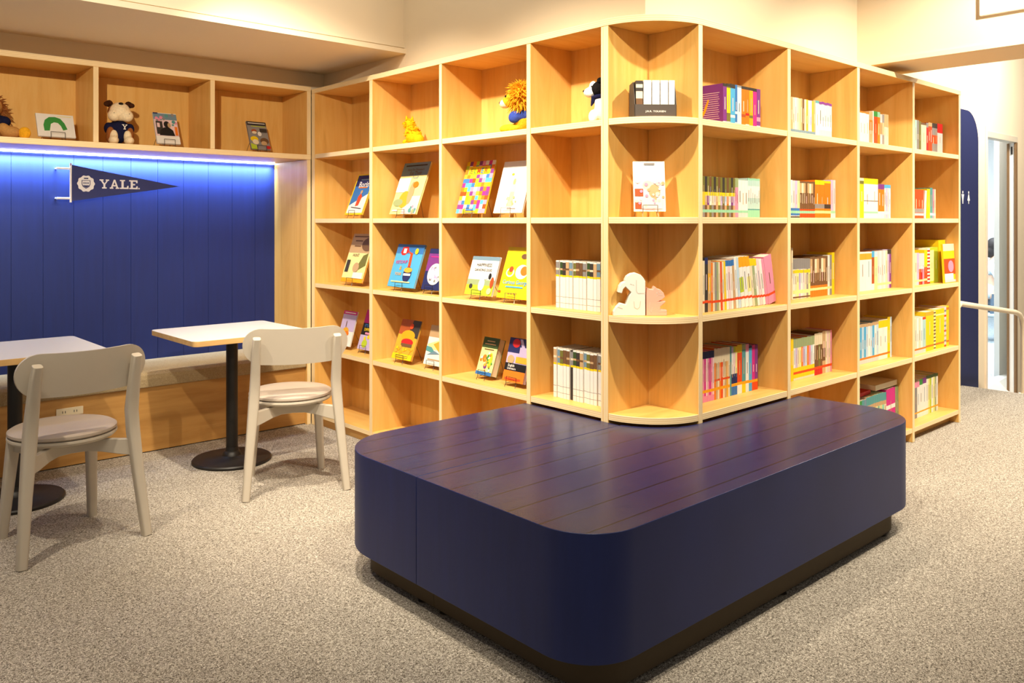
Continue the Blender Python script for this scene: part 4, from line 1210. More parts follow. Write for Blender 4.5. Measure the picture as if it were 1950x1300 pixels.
        (1742, 1757, 4, .218, ['cream', 'white', 'cream', 'white'], [(.10, .15, 'orange'), (0, .1, 'pale pink')], 0), (1757, 1763, 1, .218, ['pale teal'], [(.93, 1, 'vermilion'), (.10, .15, 'orange')], 0), (1763, 1778, 1, .245, ['yellow'], [(.10, .15, 'orange'), (.9, 1, 'gold')], 0), (1778, 1782, 1, .245, ['pale yellow'], [(q / 11 + .02, q / 11 + .055, 'brown') for q in range(11)], 0), (1782, 1798, 1, .25, ['yellow'], [(.84, .88, 'pale yellow'), (.10, .15, 'orange')], 0), (1798, 1802, 1, .258, ['pale pink'], [(q / 8, q / 8 + .05, ['vermilion', 'grey', 'tan'][q % 3]) for q in range(8)], 0), (1802, 1807, 1, .262, ['yellow'], [(.10, .15, 'orange'), (.9, .96, 'orange')], 0)]),
    ('H', 5, 2.13, [
        (1637, 1650, 3, .225, ['white'], [(.66, 1, ['green', 'teal', 'grey blue'])], 0), (1650, 1688, 9, .232, ['cream', 'pale yellow', 'cream', 'lime', 'pale yellow', 'mint', 'pale yellow', 'mint', 'cream'], [(.80, 1, 'teal'), (.70, .80, 'tan')], 0), (1688, 1706, 1, .240, ['magenta'], [(.2, .3, 'pale pink'), (.5, .6, 'white')], -2), (1706, 1716, 2, .242, ['sage'], [], -2), (1716, 1722, 1, .25, ['cream'], [], -1), (1722, 1733, 2, .25, ['purple', 'white'], [(.84, 1, 'white'), (.08, .13, 'yellow')], -1)]),
    ('I', 5, 2.14, [
        (1742, 1751, 2, .225, ['grey', 'white'], [(.85, 1, 'pink'), (.12, .16, 'amber')], 0), (1751, 1757, 1, .235, ['white'], [(.85, 1, 'green'), (.12, .16, 'amber')], 0), (1757, 1764, 1, .238, ['white'], [(.85, 1, 'purple'), (.12, .16, 'amber')], 0), (1764, 1786, 7, .245, ['white', 'pale yellow', 'lime', 'white', 'pale yellow', 'sage', 'white'], [(.92, 1, 'dark green'), (.12, .16, 'amber')], 0)]),
]
for colm, row, ys, segs in CELLS:
    k = 0
    prev = 0.0
    for (u0, u1, n, ht, bases, bands, lean) in segs:
        xa, xb = at_y(u0, ys), at_y(u1, ys)
        xa, xb = max(xa, LEFT_X[colm]), min(xb, COLS_R['FGHI'.index(colm)][1] - 0.002)
        step = (xb - xa) / n
        for i in range(n):
            k += 1
            base = bases[i % len(bases)]
            bd = [(a, b, c if isinstance(c, str) else c[i % len(c)]) for a, b, c in bands]
            ln_ = prev + (lean - prev) * (i + 1) / n if abs(lean) > abs(prev) else lean
            wd = step - 0.0008 - ht * abs(R_(ln_ - (prev + (lean - prev) * i / n if abs(lean) > abs(prev) else lean))) - 0.3 * step * (abs(lean) > 20)
            wd = max(wd, 0.004)
            h_ = ht * (1 if n < 3 else rnd.uniform(0.985, 1.0))
            z = ROW_TOP[row - 1] + 0.0004
            lr = R_(ln_)
            # a leaning book turns on its lower corner
            dz = 0.5 * wd * abs(math.sin(lr))
            size = 'slim' if wd < 0.017 else ('thick' if wd > 0.05 else 'mid-sized')
            lab = '%s %s book, %s from left, %s, %s' % (size, base, nth(k), ROWNAME[row], COLNAME[colm])
            dp = 0.16 if ys < 2.15 else 0.145
            shelf_book('book', lab, 'book', 'spine-out books on the right bookcase', (xa + step * (i + 0.5), ys, z + dz), 0.0, wd, h_, dp, base, bd, lr,
                       purple_face if (colm, row, k) == ('F', 1, 1) else None,
                       (rnd.uniform(.34, .42), rnd.uniform(.55, .78), rnd.choice(['grey', 'tan', 'brown', 'grey blue'] if sum(PAL[base]) > 500 else ['tan', 'cream', 'pale pink'])))
        prev = lean

# white paperbacks left of the corner (spines face -X)
for row, n, ya, yb, ht in ((3, 16, 2.700, 2.363, 0.217), (4, 17, 2.716, 2.363, 0.228)):
    step = (ya - yb) / n
    for i in range(n):
        wd = step - 0.0018
        tops = ['brown', 'charcoal', 'olive', 'grey', 'tan', 'red' if row == 3 and i == 7 else 'brown', 'dark green', 'grey blue']
        base = 'white' if not (row == 4 and i == 5) else 'charcoal'
        lab = '%s paperback with %s top, %s from left, %s, column left of corner' % (base, tops[(i * 3 + row) % 8], nth(i + 1), ROWNAME[row])
        bd = [(.70, .97, tops[(i * 3 + row) % 8]), (.80, .84, ['cream', 'tan', 'brown', 'brown', 'tan'][i % 5]), (.66, .70, 'yellow')]
        if base == 'white':
            bd += [(.10, .11, 'grey'), (.23, .24, 'grey')]
        t = shelf_book('book', lab, 'book', 'white paperbacks left of the rounded corner', (2.722 + (0.006 if i % 4 == 1 else 0), ya - step * (i + 0.5), ROW_TOP[row - 1] + 0.0004), Q, wd, ht * (1 - 0.012 * ((i * 7) % 3) / 2), 0.15, base, bd)

# the books of the boxed set
for i, (xx, wd, c, bd) in enumerate([(-0.0665, 0.0285, 'charcoal', [(.1, .9, 'cream'), (.3, .5, 'brown'), (.7, .8, 'charcoal')]), (-0.0325, 0.0318, 'white', []), (0.003, 0.0308, 'white', []), (0.038, 0.0308, 'white', []), (0.0695, 0.024, 'white', [])]):
    c_, s_ = math.cos(R_(-40)), math.sin(R_(-40))
    lx, ly = xx, 0.006
    shelf_book('book', ['brown and cream patterned book at the left end of the charcoal slipcase', 'white book right of the patterned one in the charcoal slipcase', 'middle white book in the charcoal slipcase', 'white book second from right in the charcoal slipcase', 'narrow white book at the right end of the charcoal slipcase'][i],
               'book', 'books in the charcoal slipcase', (2.755 + lx * c_ - ly * s_, 2.150 + lx * s_ + ly * c_, Z1 + 0.0034), R_(-40), wd, 0.150 - 0.002 * (i == 0), 0.108, c, bd)

# front-facing book at the end of the far right column, flat red book on the lowest row
t = thing('book', 'yellow book with a red picture, cover facing out, far right column third shelf', 'book', (5.702, 2.066, ROW_TOP[2]), (R_(-3), 0, 0), 'spine-out books on the right bookcase')
m = MB().box(-0.092, 0.092, 0, 0.012, 0, 0.252, pal('yellow'))
art(m, 0.184, 0.252, [('rect', 0, .82, 1, 1, 'cream'), ('rect', .02, .22, 1, .62, 'vermilion'), ('ell', .62, .42, .25, .15, 'pink'), ('rect', .02, .08, .8, .24, 'white'), ('rect', .02, .02, 1, .08, 'pale pink')])
m.build('cover', t)
MB().box(0.0922, 0.0932, 0.002, 0.010, 0.003, 0.249, PAPER).build('pages', t)
for lab_, loc_, rz_, hx_, hy_, tk_, c_n in (('navy book lying flat on the row, far right column, fourth shelf', (5.22, 2.215, ROW_TOP[3] + 0.2195), 2, 0.105, 0.07, 0.018, 'navy'),
                                            ('cream book lying flat on the row, third column right of corner, bottom shelf', (4.915, 2.225, ROW_TOP[4] + 0.2515), 0, 0.145, 0.09, 0.03, 'cream')):
    t = thing('book', lab_, 'book', loc_, (0, 0, R_(rz_)), 'spine-out books on the right bookcase')
    MB().box(-hx_, hx_, -hy_, hy_, 0, 0.002, pal(c_n)).box(-hx_, hx_, -hy_, hy_, tk_ - 0.002, tk_, pal(c_n)).box(-hx_, hx_, -hy_, -hy_ + 0.002, 0.002, tk_ - 0.002, pal(c_n)).build('cover', t)
    MB().box(-hx_ + 0.003, hx_ - 0.003, -hy_ + 0.0022, hy_ - 0.003, 0.0022, tk_ - 0.0022, PAPER).build('pages', t)
t = thing('book', 'red book lying flat on top of the row, third column right of corner, bottom shelf', 'book', (4.60, 2.215, ROW_TOP[4] + 0.2335), (0, 0, R_(2)), 'spine-out books on the right bookcase')
MB().box(-0.16, 0.16, -0.06, 0.06, 0.0, 0.003, pal('red')).box(-0.16, 0.16, -0.06, 0.06, 0.019, 0.022, pal('red')).box(-0.16, 0.16, -0.06, -0.057, 0.003, 0.019, pal('red')).build('cover', t)
MB().box(-0.156, 0.156, -0.0565, 0.056, 0.0032, 0.0188, PAPER).build('pages', t)

# ---------------------------------------------------------------- bookends on the third quarter-round shelf
ELE = [(0.0, 0), (0.135, 0), (0.135, 0.145), (0.128, 0.158), (0.115, 0.172), (0.095, 0.180), (0.075, 0.177), (0.058, 0.166), (0.050, 0.150), (0.050, 0.143), (0.036, 0.137), (0.026, 0.123), (0.020, 0.098), (0.036, 0.094), (0.042, 0.112), (0.052, 0.122), (0.062, 0.112),
       (0.076, 0.098), (0.066, 0.080), (0.058, 0.058), (0.054, 0.046), (0.030, 0.052), (0.020, 0.042), (0.012, 0.036), (0.0, 0.018)]
PIG = [(0, 0), (0.086, 0), (0.086, 0.024), (0.058, 0.026), (0.058, 0.038), (0.080, 0.056), (0.080, 0.062), (0.066, 0.060), (0.048, 0.058), (0.066, 0.068), (0.078, 0.078), (0.072, 0.096), (0.058, 0.110), (0.044, 0.114), (0.034, 0.124), (0.028, 0.110), (0.012, 0.112), (0.004, 0.118), (0.0, 0.09)]
EW = flat('white_painted_wood', (226, 224, 214), 0.5, 0.3, 0.02)
PW = flat('pale_pink_painted_wood', (232, 172, 152), 0.5, 0.3, 0.02)
EDG = flat('engraved_line', (198, 190, 176), 0.6)
rot = R_(-42)
bex = thing('bookend', 'white elephant silhouette bookend on the third quarter-round shelf', 'bookend', (2.760, 2.205, Z3), (0, 0, rot))
m = MB().cut([(x - 0.137, z) for x, z in ELE], 0.05, EW)
m.build('body', bex, bevel=0.0015, seg=1)
m = MB()


def groove(m, pts, w_=0.0011):
    for (a, b), (c, d) in zip(pts, pts[1:]):
        v = Vector((c - a, d - b))
        nrm = Vector((-v.y, v.x)).normalized() * w_
        m.add([(a + nrm.x, -0.0006, b + nrm.y), (a - nrm.x, -0.0006, b - nrm.y), (c - nrm.x, -0.0006, d - nrm.y), (c + nrm.x, -0.0006, d + nrm.y)], [(0, 1, 2, 3)], EDG)


groove(m, [(-0.040, 0.150), (-0.040, 0.105), (-0.034, 0.094), (-0.006, 0.094)])
groove(m, [(-0.050, 0.060), (-0.048, 0.035), (-0.036, 0.028), (-0.026, 0.036), (-0.022, 0.062)])
groove(m, [(-0.118, 0.036), (-0.098, 0.030)])
groove(m, [(-0.066, 0.134), (-0.058, 0.131)])
groove(m, [(-0.056, 0.131), (-0.049, 0.128)])
m.build('engraved_lines', bex)
c_, s_ = math.cos(rot), math.sin(rot)
bpx = thing('bookend', 'small pale pink pig silhouette bookend beside the white elephant', 'bookend', (2.760 + 0.003 * c_, 2.205 + 0.003 * s_, Z3), (0, 0, rot))
MB().cut(PIG, 0.045, PW).build('body', bpx, bevel=0.0015, seg=1)
m = MB()
groove(m, [(0.014, 0.058), (0.012, 0.030), (0.020, 0.014), (0.024, 0.036)])
groove(m, [(0.050, 0.018), (0.080, 0.018)])
groove(m, [(0.042, 0.098), (0.046, 0.092)], 0.002)
groove(m, [(0.052, 0.102), (0.056, 0.096)], 0.002)
groove(m, [(0.042, 0.080), (0.050, 0.088), (0.066, 0.086)])
m.build('engraved_lines', bpx)

# ---------------------------------------------------------------- soft toys


def plush(name, rgb, rough=0.95):
    m, nt, b = nodes_of(name, rough, 0.05)
    c = lin(rgb)
    tc = nt.nodes.new('ShaderNodeTexCoord')
    nz = nt.nodes.new('ShaderNodeTexNoise')
    nz.inputs['Scale'].default_value = 120
    nz.inputs['Detail'].default_value = 3
    rp = nt.nodes.new('ShaderNodeValToRGB')
    rp.color_ramp.elements[0].position, rp.color_ramp.elements[1].position = 0.3, 0.7
    rp.color_ramp.elements[0].color = tuple(v * 0.86 for v in c) + (1,)
    rp.color_ramp.elements[1].color = tuple(min(1, v * 1.08) for v in c) + (1,)
    bp = nt.nodes.new('ShaderNodeBump')
    bp.inputs['Strength'].default_value = 0.6
    bp.inputs['Distance'].default_value = 0.004
    nt.links.new(tc.outputs['Object'], nz.inputs['Vector'])
    nt.links.new(nz.outputs['Fac'], rp.inputs['Fac'])
    nt.links.new(rp.outputs['Color'], b.inputs['Base Color'])
    nt.links.new(nz.outputs['Fac'], bp.inputs['Height'])
    nt.links.new(bp.outputs['Normal'], b.inputs['Normal'])
    return m


def tufts(mb, c, r, mat, n, ln, seed, keep=lambda d: True, wd=0.006):
    rn = random.Random(seed)
    k = 0
    while k < n:
        d = Vector((rn.gauss(0, 1), rn.gauss(0, 1), rn.gauss(0, 1))).normalized()
        if not keep(d):
            continue
        k += 1
        p = Vector((c[0] + r[0] * d.x, c[1] + r[1] * d.y, c[2] + r[2] * d.z))
        dr = (d + 0.5 * Vector((rn.uniform(-1, 1), rn.uniform(-1, 1), rn.uniform(-1, 0.6)))).normalized()
        mb.tube([p - d * 0.006, p + dr * ln * 0.5, p + dr * ln * rn.uniform(0.8, 1.3) + Vector((0, 0, -ln * 0.25))], [wd, wd * 0.75, 0.0006], mat, 5)


P_CREAM, P_BROWN, P_DK = plush('cream_plush', (244, 226, 190)), plush('brown_plush', (150, 92, 48)), plush('dark_brown_plush', (70, 40, 24))
P_NAVY, P_TAN, P_GOLD = plush('navy_knit', (30, 32, 62)), plush('tan_plush', (196, 146, 84)), plush('golden_plush', (240, 176, 40))
P_YEL, P_WHITE, P_BLACK, P_BLUE = plush('yellow_plush', (236, 172, 20)), plush('white_plush', (246, 242, 236)), plush('black_plush', (26, 24, 24)), plush('blue_knit', (56, 76, 160))
EYE = flat('black_bead', (10, 10, 10), 0.15, 0.6)
E3 = lambda x=0, y=0, z=0: Matrix.Rotation(R_(z), 3, 'Z') @ Matrix.Rotation(R_(y), 3, 'Y') @ Matrix.Rotation(R_(x), 3, 'X')

# bulldog toy, sits in the upper box facing the room (-Y)
t = thing('toy_dog', 'plush dog toy with cream muzzle and navy shirt in the upper shelf box', 'toy', (1.515, 5.01, UPZ), (0, 0, R_(-6)), 'soft toys')
m = MB().ball((0, 0, 0.075), (0.058, 0.052, 0.075), P_BROWN).ball((-0.052, -0.030, 0.055), (0.022, 0.026, 0.050), P_BROWN, E3(20)).ball((0.052, -0.030, 0.055), (0.022, 0.026, 0.050), P_BROWN, E3(20))
m.build('body', t, remesh=0.005)
for s in (-1, 1):
    MB().ball((s * 0.040, -0.068, 0.024), (0.027, 0.040, 0.025), P_CREAM).ball((s * 0.036, -0.050, 0.05), (0.022, 0.024, 0.035), P_CREAM).build('paw', t, remesh=0.005)
m = MB().ball((0, -0.002, 0.088), (0.063, 0.057, 0.056), P_NAVY).ball((0, -0.018, 0.055), (0.034, 0.042, 0.045), P_NAVY).ball((-0.056, -0.008, 0.095), (0.024, 0.034, 0.034), P_NAVY).ball((0.056, -0.008, 0.095), (0.024, 0.034, 0.034), P_NAVY)
sh_ = m.build('shirt', t, remesh=0.005)
m = MB()
slab_text(m, 'Y', 0.004, 0.088, 0.028, -0.0655, pal('white'))
m.build('letter', sh_)
hd = MB().ball((0, -0.005, 0.190), (0.062, 0.056, 0.054), P_BROWN).build('head', t, remesh=0.005)
MB().ball((0, -0.030, 0.190), (0.056, 0.044, 0.054), P_CREAM).ball((-0.034, -0.044, 0.166), (0.034, 0.036, 0.034), P_CREAM).ball((0.034, -0.044, 0.166), (0.034, 0.036, 0.034), P_CREAM).ball((0, -0.046, 0.190), (0.040, 0.034, 0.04), P_CREAM).build('muzzle', hd, remesh=0.005)
m = MB()
for s in (-1, 1):
    MB().ball((s * 0.052, 0.0, 0.236), (0.022, 0.012, 0.020), P_DK, E3(0, s * 35)).ball((s * 0.066, -0.010, 0.232), (0.017, 0.012, 0.015), P_DK).build('ear', hd, remesh=0.004)
    m.ball((s * 0.040, -0.081, 0.176), 0.0022, EYE, nu=8, nv=6)
    m.ball((s * 0.047, -0.026, 0.224), 0.005, EYE, nu=10, nv=8)
m.ball((0, -0.058, 0.232), (0.013, 0.010, 0.008), EYE)
m.build('face_details', hd)

# brown toy at the left photo edge
t = thing('toy_lion', 'brown plush lion toy in a navy shirt at the left photo edge', 'toy', (0.885, 5.01, UPZ), (0, 0, R_(10)), 'soft toys')
m = MB().ball((0, 0.01, 0.075), (0.06, 0.055, 0.075), P_TAN).ball((0.075, -0.055, 0.032), (0.050, 0.050, 0.034), P_BROWN, E3(0, 0, -35)).ball((-0.075, -0.055, 0.032), (0.050, 0.050, 0.034), P_BROWN, E3(0, 0, 35)).ball((0.04, -0.05, 0.05), (0.03, 0.035, 0.03), P_BROWN)
m.build('body', t, remesh=0.005)
for s in (-1, 1):
    MB().ball((s * 0.125, -0.100, 0.030), (0.030, 0.020, 0.034), P_GOLD, E3(0, 0, -s * 30)).build('paw', t, remesh=0.005)
m = MB().ball((0, 0.0, 0.085), (0.070, 0.064, 0.050), P_NAVY).ball((0.055, -0.015, 0.09), (0.035, 0.04, 0.03), P_NAVY).ball((-0.055, -0.015, 0.09), (0.035, 0.04, 0.03), P_NAVY)
sh_ = m.build('shirt', t, remesh=0.005)
hd = MB().ball((0, -0.01, 0.165), (0.05, 0.045, 0.048), P_TAN).build('head', t, smooth=True)
MB().ball((0, -0.05, 0.155), (0.026, 0.022, 0.02), P_CREAM).build('muzzle', hd, smooth=True)
m = MB().ball((0, 0.008, 0.165), (0.066, 0.046, 0.060), P_BROWN)
tufts(m, (0, 0.006, 0.162), (0.064, 0.046, 0.060), P_BROWN, 150, 0.028, 4, lambda d: d.y > -0.55)
m.build('mane', hd)
m = MB().ball((0.02, -0.052, 0.172), 0.005, EYE).ball((-0.02, -0.052, 0.172), 0.005, EYE).ball((0, -0.072, 0.16), (0.008, 0.006, 0.006), EYE)
m.build('face_details', hd)

# yellow fluffy toy on the left case
t = thing('toy_cat', 'small fluffy yellow toy sitting on the top shelf, second column', 'toy', (2.775, 3.905, Z1), (0, 0, R_(0)), 'soft toys')
m = MB().ball((0, -0.01, 0.045), (0.045, 0.055, 0.045), P_YEL).ball((0, 0.02, 0.075), (0.036, 0.036, 0.045), P_YEL).ball((-0.01, -0.07, 0.03), (0.03, 0.03, 0.03), P_YEL).ball((-0.01, 0.035, 0.02), (0.035, 0.03, 0.02), P_YEL)
tufts(m, (0, 0, 0.055), (0.04, 0.05, 0.05), P_YEL, 110, 0.014, 6, wd=0.004)
m.build('body', t)
hd = MB().ball((0, 0.035, 0.125), (0.032, 0.036, 0.032), P_YEL)
tufts(hd, (0, 0.035, 0.125), (0.03, 0.034, 0.03), P_YEL, 60, 0.012, 7, wd=0.004)
hd = hd.build('head', t)
for s in (-1, 1):
    MB().tube([(s * 0.018, 0.035, 0.150), (s * 0.022, 0.036, 0.175)], [0.012, 0.001], P_YEL, 8).build('ear', hd)
MB().ball((-0.012, 0.068, 0.130), 0.004, EYE).ball((0.012, 0.068, 0.130), 0.004, EYE).ball((0, 0.072, 0.120), 0.004, EYE).build('face_details', hd)

# lion toy in profile, faces +Y
t = thing('toy_lion', 'golden plush lion toy in a blue shirt on the top shelf, third column', 'toy', (2.775, 2.985, Z1), (0, 0, R_(18)), 'soft toys')
m = MB().ball((0, -0.01, 0.065), (0.05, 0.05, 0.065), P_GOLD).ball((-0.035, 0.055, 0.022), (0.026, 0.055, 0.022), P_GOLD).ball((0.035, 0.055, 0.022), (0.026, 0.055, 0.022), P_GOLD)
m.build('body', t, remesh=0.005)
MB().ball((0, -0.005, 0.080), (0.057, 0.056, 0.040), P_BLUE).ball((-0.05, 0.015, 0.075), (0.024, 0.034, 0.03), P_BLUE, E3(-30)).ball((0.05, 0.015, 0.075), (0.024, 0.034, 0.03), P_BLUE, E3(-30)).build('shirt', t, remesh=0.005)
hd = MB().ball((0, 0.042, 0.168), (0.044, 0.048, 0.044), P_GOLD).ball((0, 0.075, 0.160), (0.030, 0.036, 0.028), P_GOLD).build('head', t, remesh=0.004)
MB().ball((0, 0.098, 0.150), (0.026, 0.028, 0.023), P_CREAM).build('muzzle', hd, smooth=True)
m = MB().ball((0, 0.000, 0.172), (0.058, 0.042, 0.060), P_GOLD)
tufts(m, (0, 0.004, 0.172), (0.058, 0.046, 0.060), P_GOLD, 520, 0.040, 9, lambda d: d.y < 0.60, 0.0036)
m.build('mane', hd)
MB().ball((0.027, 0.078, 0.182), 0.006, EYE).ball((-0.027, 0.078, 0.182), 0.006, EYE).ball((0, 0.125, 0.156), (0.010, 0.006, 0.008), EYE).build('face_details', hd)

# black and white dog toy in profile, faces +Y
t = thing('toy_dog', 'black and white plush dog toy with a grey-blue kerchief, top shelf beside the corner', 'toy', (2.775, 2.465, Z1), (0, 0, R_(22)), 'soft toys')
m = MB().ball((0, -0.02, 0.055), (0.048, 0.055, 0.055), P_WHITE).ball((0, -0.005, 0.09), (0.036, 0.038, 0.05), P_WHITE).ball((-0.03, 0.03, 0.03), (0.018, 0.022, 0.032), P_WHITE).ball((0.03, 0.03, 0.03), (0.018, 0.022, 0.032), P_WHITE)
m.build('body', t, remesh=0.005)
MB().ball((0, 0.0, 0.118), (0.040, 0.042, 0.016), P_NAVY).tube([(-0.012, 0.030, 0.118), (-0.016, 0.044, 0.080)], [0.016, 0.003], P_NAVY, 8).build('kerchief', t, smooth=True)
hd = MB().ball((0, 0.005, 0.155), (0.040, 0.042, 0.038), P_BLACK).build('head', t, remesh=0.004)
MB().ball((0, 0.052, 0.143), (0.026, 0.034, 0.024), P_WHITE).ball((0, 0.040, 0.170), (0.012, 0.020, 0.024), P_WHITE).build('muzzle', hd, remesh=0.004)
for s in (-1, 1):
    MB().ball((s * 0.030, -0.004, 0.188), (0.012, 0.016, 0.014), P_BLACK).build('ear', hd)
MB().ball((0, 0.084, 0.150), (0.008, 0.006, 0.006), EYE).ball((0.021, 0.040, 0.166), 0.004, EYE).ball((-0.021, 0.040, 0.166), 0.004, EYE).build('face_details', hd)

# ---------------------------------------------------------------- restroom panel, handrail, beam box
rp_ = thing('restroom_sign', 'tall navy panel with white restroom pictograms on the cream wall', 'sign', (7.0, 2.519, 0))
pts = [(-0.9, -0.30), (0.505, -0.35), (0.505, 1.97)]
for k in range(13):
    a = math.pi / 2 * k / 12
    pts.append((0.505 - 0.25 + 0.25 * math.cos(a), 1.967 + 0.25 * math.sin(a)))
pts.append((-0.9, 2.217))
MB().cut([(x, z) for x, z in pts], 0.018, NAVY_SIGN, Matrix.Translation((0, -0.019, 0))).build('panel', rp_)
WI = flat('white_vinyl', (238, 234, 226), 0.5)


def picto(x, kind):
    m = MB()
    y = -0.0196
    m.add([(x + 0.011 * math.cos(a), y, 1.550 + 0.011 * math.sin(a)) for a in [2 * math.pi * k / 20 for k in range(20)]], [tuple(range(20))], WI)
    if kind == 'woman':
        q = [(-0.007, 1.536), (0.007, 1.536), (0.028, 1.484), (0.008, 1.484), (0.006, 1.457), (-0.006, 1.457), (-0.008, 1.484), (-0.028, 1.484)]
    else:
        q = [(-0.028, 1.534), (0.028, 1.534), (0.012, 1.490), (0.007, 1.457), (-0.007, 1.457), (-0.012, 1.490)]
    m.add([(x + a, y, b) for a, b in q], [tuple(range(len(q)))], WI)
    return m


picto(0.285, 'woman').build('woman_pictogram', rp_)
picto(0.158, 'man').build('man_pictogram', rp_)

hr = thing('handrail', 'cream tubular handrail bending down to the carpet past the bookcase end', 'handrail', (6.6, 2.10, 0))
zl = lambda x: 0.765 - 0.125 * (x - 5.95)
path = [(5.875 - 6.6, 0, 0.02), (5.875 - 6.6, 0, 0.66), (5.89 - 6.6, 0, 0.73), (5.96 - 6.6, 0, zl(5.96))]
for k in range(1, 8):
    xx = 6.06 + (7.08 - 6.06) * k / 8
    path.append((xx - 6.6, 0, zl(xx)))
path += [(7.08 - 6.6, 0, zl(7.08)), (7.17 - 6.6, 0, zl(7.17) - 0.012), (7.235 - 6.6, 0, zl(7.2) - 0.05), (7.265 - 6.6, 0, 0.50), (7.27 - 6.6, 0, 0.40), (7.27 - 6.6, 0, ramp_z(7.27) + 0.004)]
MB().tube(path, 0.019, RAIL, 16).build('rail_tube', hr, smooth=True)
for xx in (5.875, 7.27):
    zf = 0.0 if xx < 7.14 else ramp_z(7.27)
    MB().lathe([(0.034, 0.001), (0.034, 0.007), (0.026, 0.009)], RAIL, (xx - 6.6, 0, zf), 24).build('floor_flange', hr, smooth=True)

bx_ = MB().box(4.757, 4.779, 0.6, 1.582, 2.396, 2.85, WALL_W).build('air_conditioner', bevel=0.006)
tag(bx_, 'white boxed unit on the beam at the top right photo corner', 'unit')

# ---------------------------------------------------------------- seated person and chair in the far room
FZ = -0.34
PX, PY = 12.62, 4.02
JEAN = flat('grey_blue_denim', (96, 112, 128), 0.9, 0.05, 0.15, scale=60)
SHIRT = flat('pale_blue_shirt', (206, 222, 232), 0.9, 0.05, 0.05)
SKIN = flat('skin', (226, 186, 158), 0.6)
HAIR = flat('dark_hair', (30, 24, 24), 0.6)
pr_ = thing('person', 'person in pale blue shirt and grey jeans seated beyond the doorway', 'person', (PX, PY, FZ), (0, 0, R_(-60)))


def skin_body(name, pts, edges, mat, parent, sub=2, root=0):
    me = bpy.data.meshes.new(name)
    me.from_pydata([p[:3] for p in pts], edges, [])
    me.materials.append(mat)
    o = bpy.data.objects.new(name, me)
    COL.objects.link(o)
    o.parent = parent
    o.modifiers.new('skin', 'SKIN')
    for i, p in enumerate(pts):
        r = p[3]
        me.skin_vertices[0].data[i].radius = (r, r) if not isinstance(r, tuple) else r
    me.skin_vertices[0].data[root].use_root = True
    s = o.modifiers.new('sub', 'SUBSURF')
    s.levels = s.render_levels = sub
    for p in me.polygons:
        p.use_smooth = True
    return o


# local frame: faces +X, seat at 0.46
body = [(0, 0, 0.54, .14), (0.02, 0, 0.72, .13), (0.0, 0, 0.92, .14), (0.0, 0, 1.04, .10), (0.02, 0, 1.12, .052), (0.04, 0, 1.20, .07), (0.05, 0, 1.28, .085), (0.05, 0, 1.35, .06),
        (0.05, 0.10, 0.52, .085), (0.28, 0.12, 0.53, .075), (0.45, 0.12, 0.50, .058), (0.44, 0.12, 0.30, .050), (0.43, 0.12, 0.09, .036), (0.52, 0.12, 0.045, .034), (0.58, 0.12, 0.035, .026),
        (0.05, -0.10, 0.52, .085), (0.28, -0.12, 0.53, .075), (0.45, -0.12, 0.50, .058), (0.44, -0.12, 0.30, .050), (0.43, -0.12, 0.09, .036), (0.52, -0.12, 0.045, .034), (0.58, -0.12, 0.035, .026),
        (0.0, 0.19, 1.00, .060), (0.06, 0.25, 0.78, .046), (0.28, 0.20, 0.70, .034), (0.34, 0.18, 0.70, .030),
        (0.0, -0.19, 1.00, .060), (0.06, -0.25, 0.78, .046), (0.28, -0.20, 0.70, .034), (0.34, -0.18, 0.70, .030)]
edges = [(0, 1), (1, 2), (2, 3), (3, 4), (4, 5), (5, 6), (6, 7), (0, 8), (8, 9), (9, 10), (10, 11), (11, 12), (12, 13), (13, 14), (0, 15), (15, 16), (16, 17), (17, 18), (18, 19), (19, 20), (20, 21),
         (3, 22), (22, 23), (23, 24), (24, 25), (3, 26), (26, 27), (27, 28), (28, 29)]
skin_body('body', body, edges, SKIN, pr_)
g = 0.014
shirt = [(p[0], p[1], p[2], p[3] + g) for p in (body[0], body[1], body[2], body[3], body[22], body[23], body[24], body[26], body[27], body[28])]
shirt[0] = (0, 0, 0.56, .155)
skin_body('shirt', shirt, [(0, 1), (1, 2), (2, 3), (3, 4), (4, 5), (5, 6), (3, 7), (7, 8), (8, 9)], SHIRT, pr_)
tr = [(0, 0, 0.53, .150)] + [(p[0], p[1], p[2], p[3] + g) for p in body[8:13]] + [(p[0], p[1], p[2], p[3] + g) for p in body[15:20]]
skin_body('trousers', tr, [(0, 1), (1, 2), (2, 3), (3, 4), (4, 5), (0, 6), (6, 7), (7, 8), (8, 9), (9, 10)], JEAN, pr_)
MB().ball((0.02, 0, 1.32), (0.105, 0.098, 0.115), HAIR).ball((-0.03, 0, 1.24), (0.075, 0.085, 0.09), HAIR).build('hair', pr_, remesh=0.012)
m = MB()
for s in (-1, 1):
    m.ball((0.128, s * 0.034, 1.28), 0.011, EYE)
m.ball((0.142, 0, 1.255), (0.016, 0.012, 0.016), SKIN).ball((0.128, 0, 1.215), (0.008, 0.024, 0.007), flat('lips', (190, 110, 100), 0.5))
m.build('face', pr_)
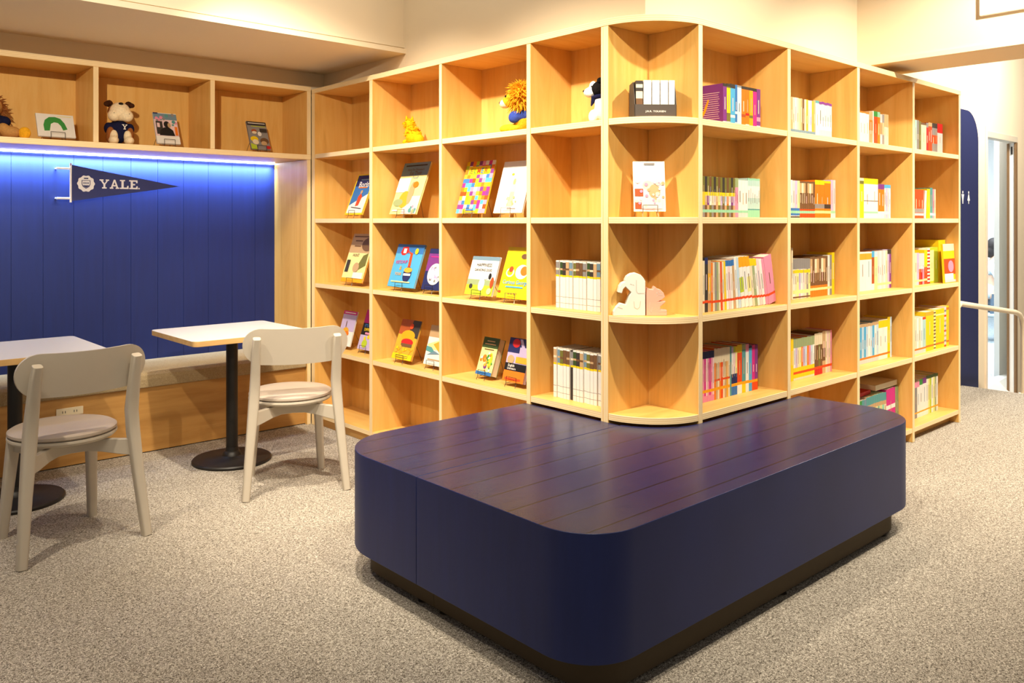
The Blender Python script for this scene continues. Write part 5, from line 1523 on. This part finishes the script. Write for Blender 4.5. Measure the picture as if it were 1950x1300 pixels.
for s in (-1, 1):
    hnd = MB().ball((0.40, s * 0.175, 0.695), (0.045, 0.040, 0.016), SKIN)
    for q in range(4):
        yy = s * (0.150 + 0.017 * q)
        hnd.tube([(0.43, yy, 0.697), (0.465, yy, 0.694), (0.488 - 0.004 * abs(q - 1), yy, 0.680)], [0.009, 0.0085, 0.007], SKIN, 8)
    hnd.tube([(0.385, s * 0.145, 0.693), (0.41, s * 0.125, 0.690), (0.435, s * 0.122, 0.684)], [0.010, 0.009, 0.007], SKIN, 8)
    hnd.build('hand', pr_, smooth=True)
oc = thing('office_chair', 'grey wheeled chair under the seated person beyond the doorway', 'chair', (PX, PY, FZ), (0, 0, R_(-60)))
GC = flat('grey_chair_fabric', (176, 190, 198), 0.9)
DKC = flat('dark_chair_mesh', (34, 34, 38), 0.8)
MB().box(-0.20, 0.24, -0.22, 0.22, 0.36, 0.395, GC).build('seat', oc, bevel=0.015, seg=3)
MB().box(-0.275, -0.245, -0.20, 0.20, 0.42, 0.86, DKC).build('backrest', oc, bevel=0.012, seg=3)
MB().tube([(-0.26, 0, 0.50), (-0.24, 0, 0.35), (0, 0, 0.345)], 0.018, STEEL, 10).build('back_bracket', oc, smooth=True)
for sx, sy in ((-1, -1), (-1, 1), (1, -1), (1, 1)):
    lg = MB().tube([(sx * 0.14, sy * 0.17, 0.36), (sx * 0.20, sy * 0.20, 0.06)], 0.014, STEEL, 10).build('leg', oc, smooth=True)
    MB().lathe([(0.026, -0.012), (0.026, 0.012)], BLACK, n=18).xf(Matrix.Translation((sx * 0.205, sy * 0.205, 0.027)) @ Matrix.Rotation(R_(90), 4, 'X')).build('caster', lg, smooth=35)
tb = thing('table', 'white table in front of the seated person beyond the doorway', 'table', (13.25, 3.62, FZ), (0, 0, R_(-60)))
MB().box(-0.32, 0.32, -0.6, 0.6, 0.62, 0.645, WHITE_TOP).build('tabletop', tb, bevel=0.003)
for sx, sy in ((-1, -1), (-1, 1), (1, -1), (1, 1)):
    MB().tube([(sx * 0.28, sy * 0.56, 0.62), (sx * 0.28, sy * 0.56, 0.0)], 0.018, STEEL, 10).build('leg', tb, smooth=True)
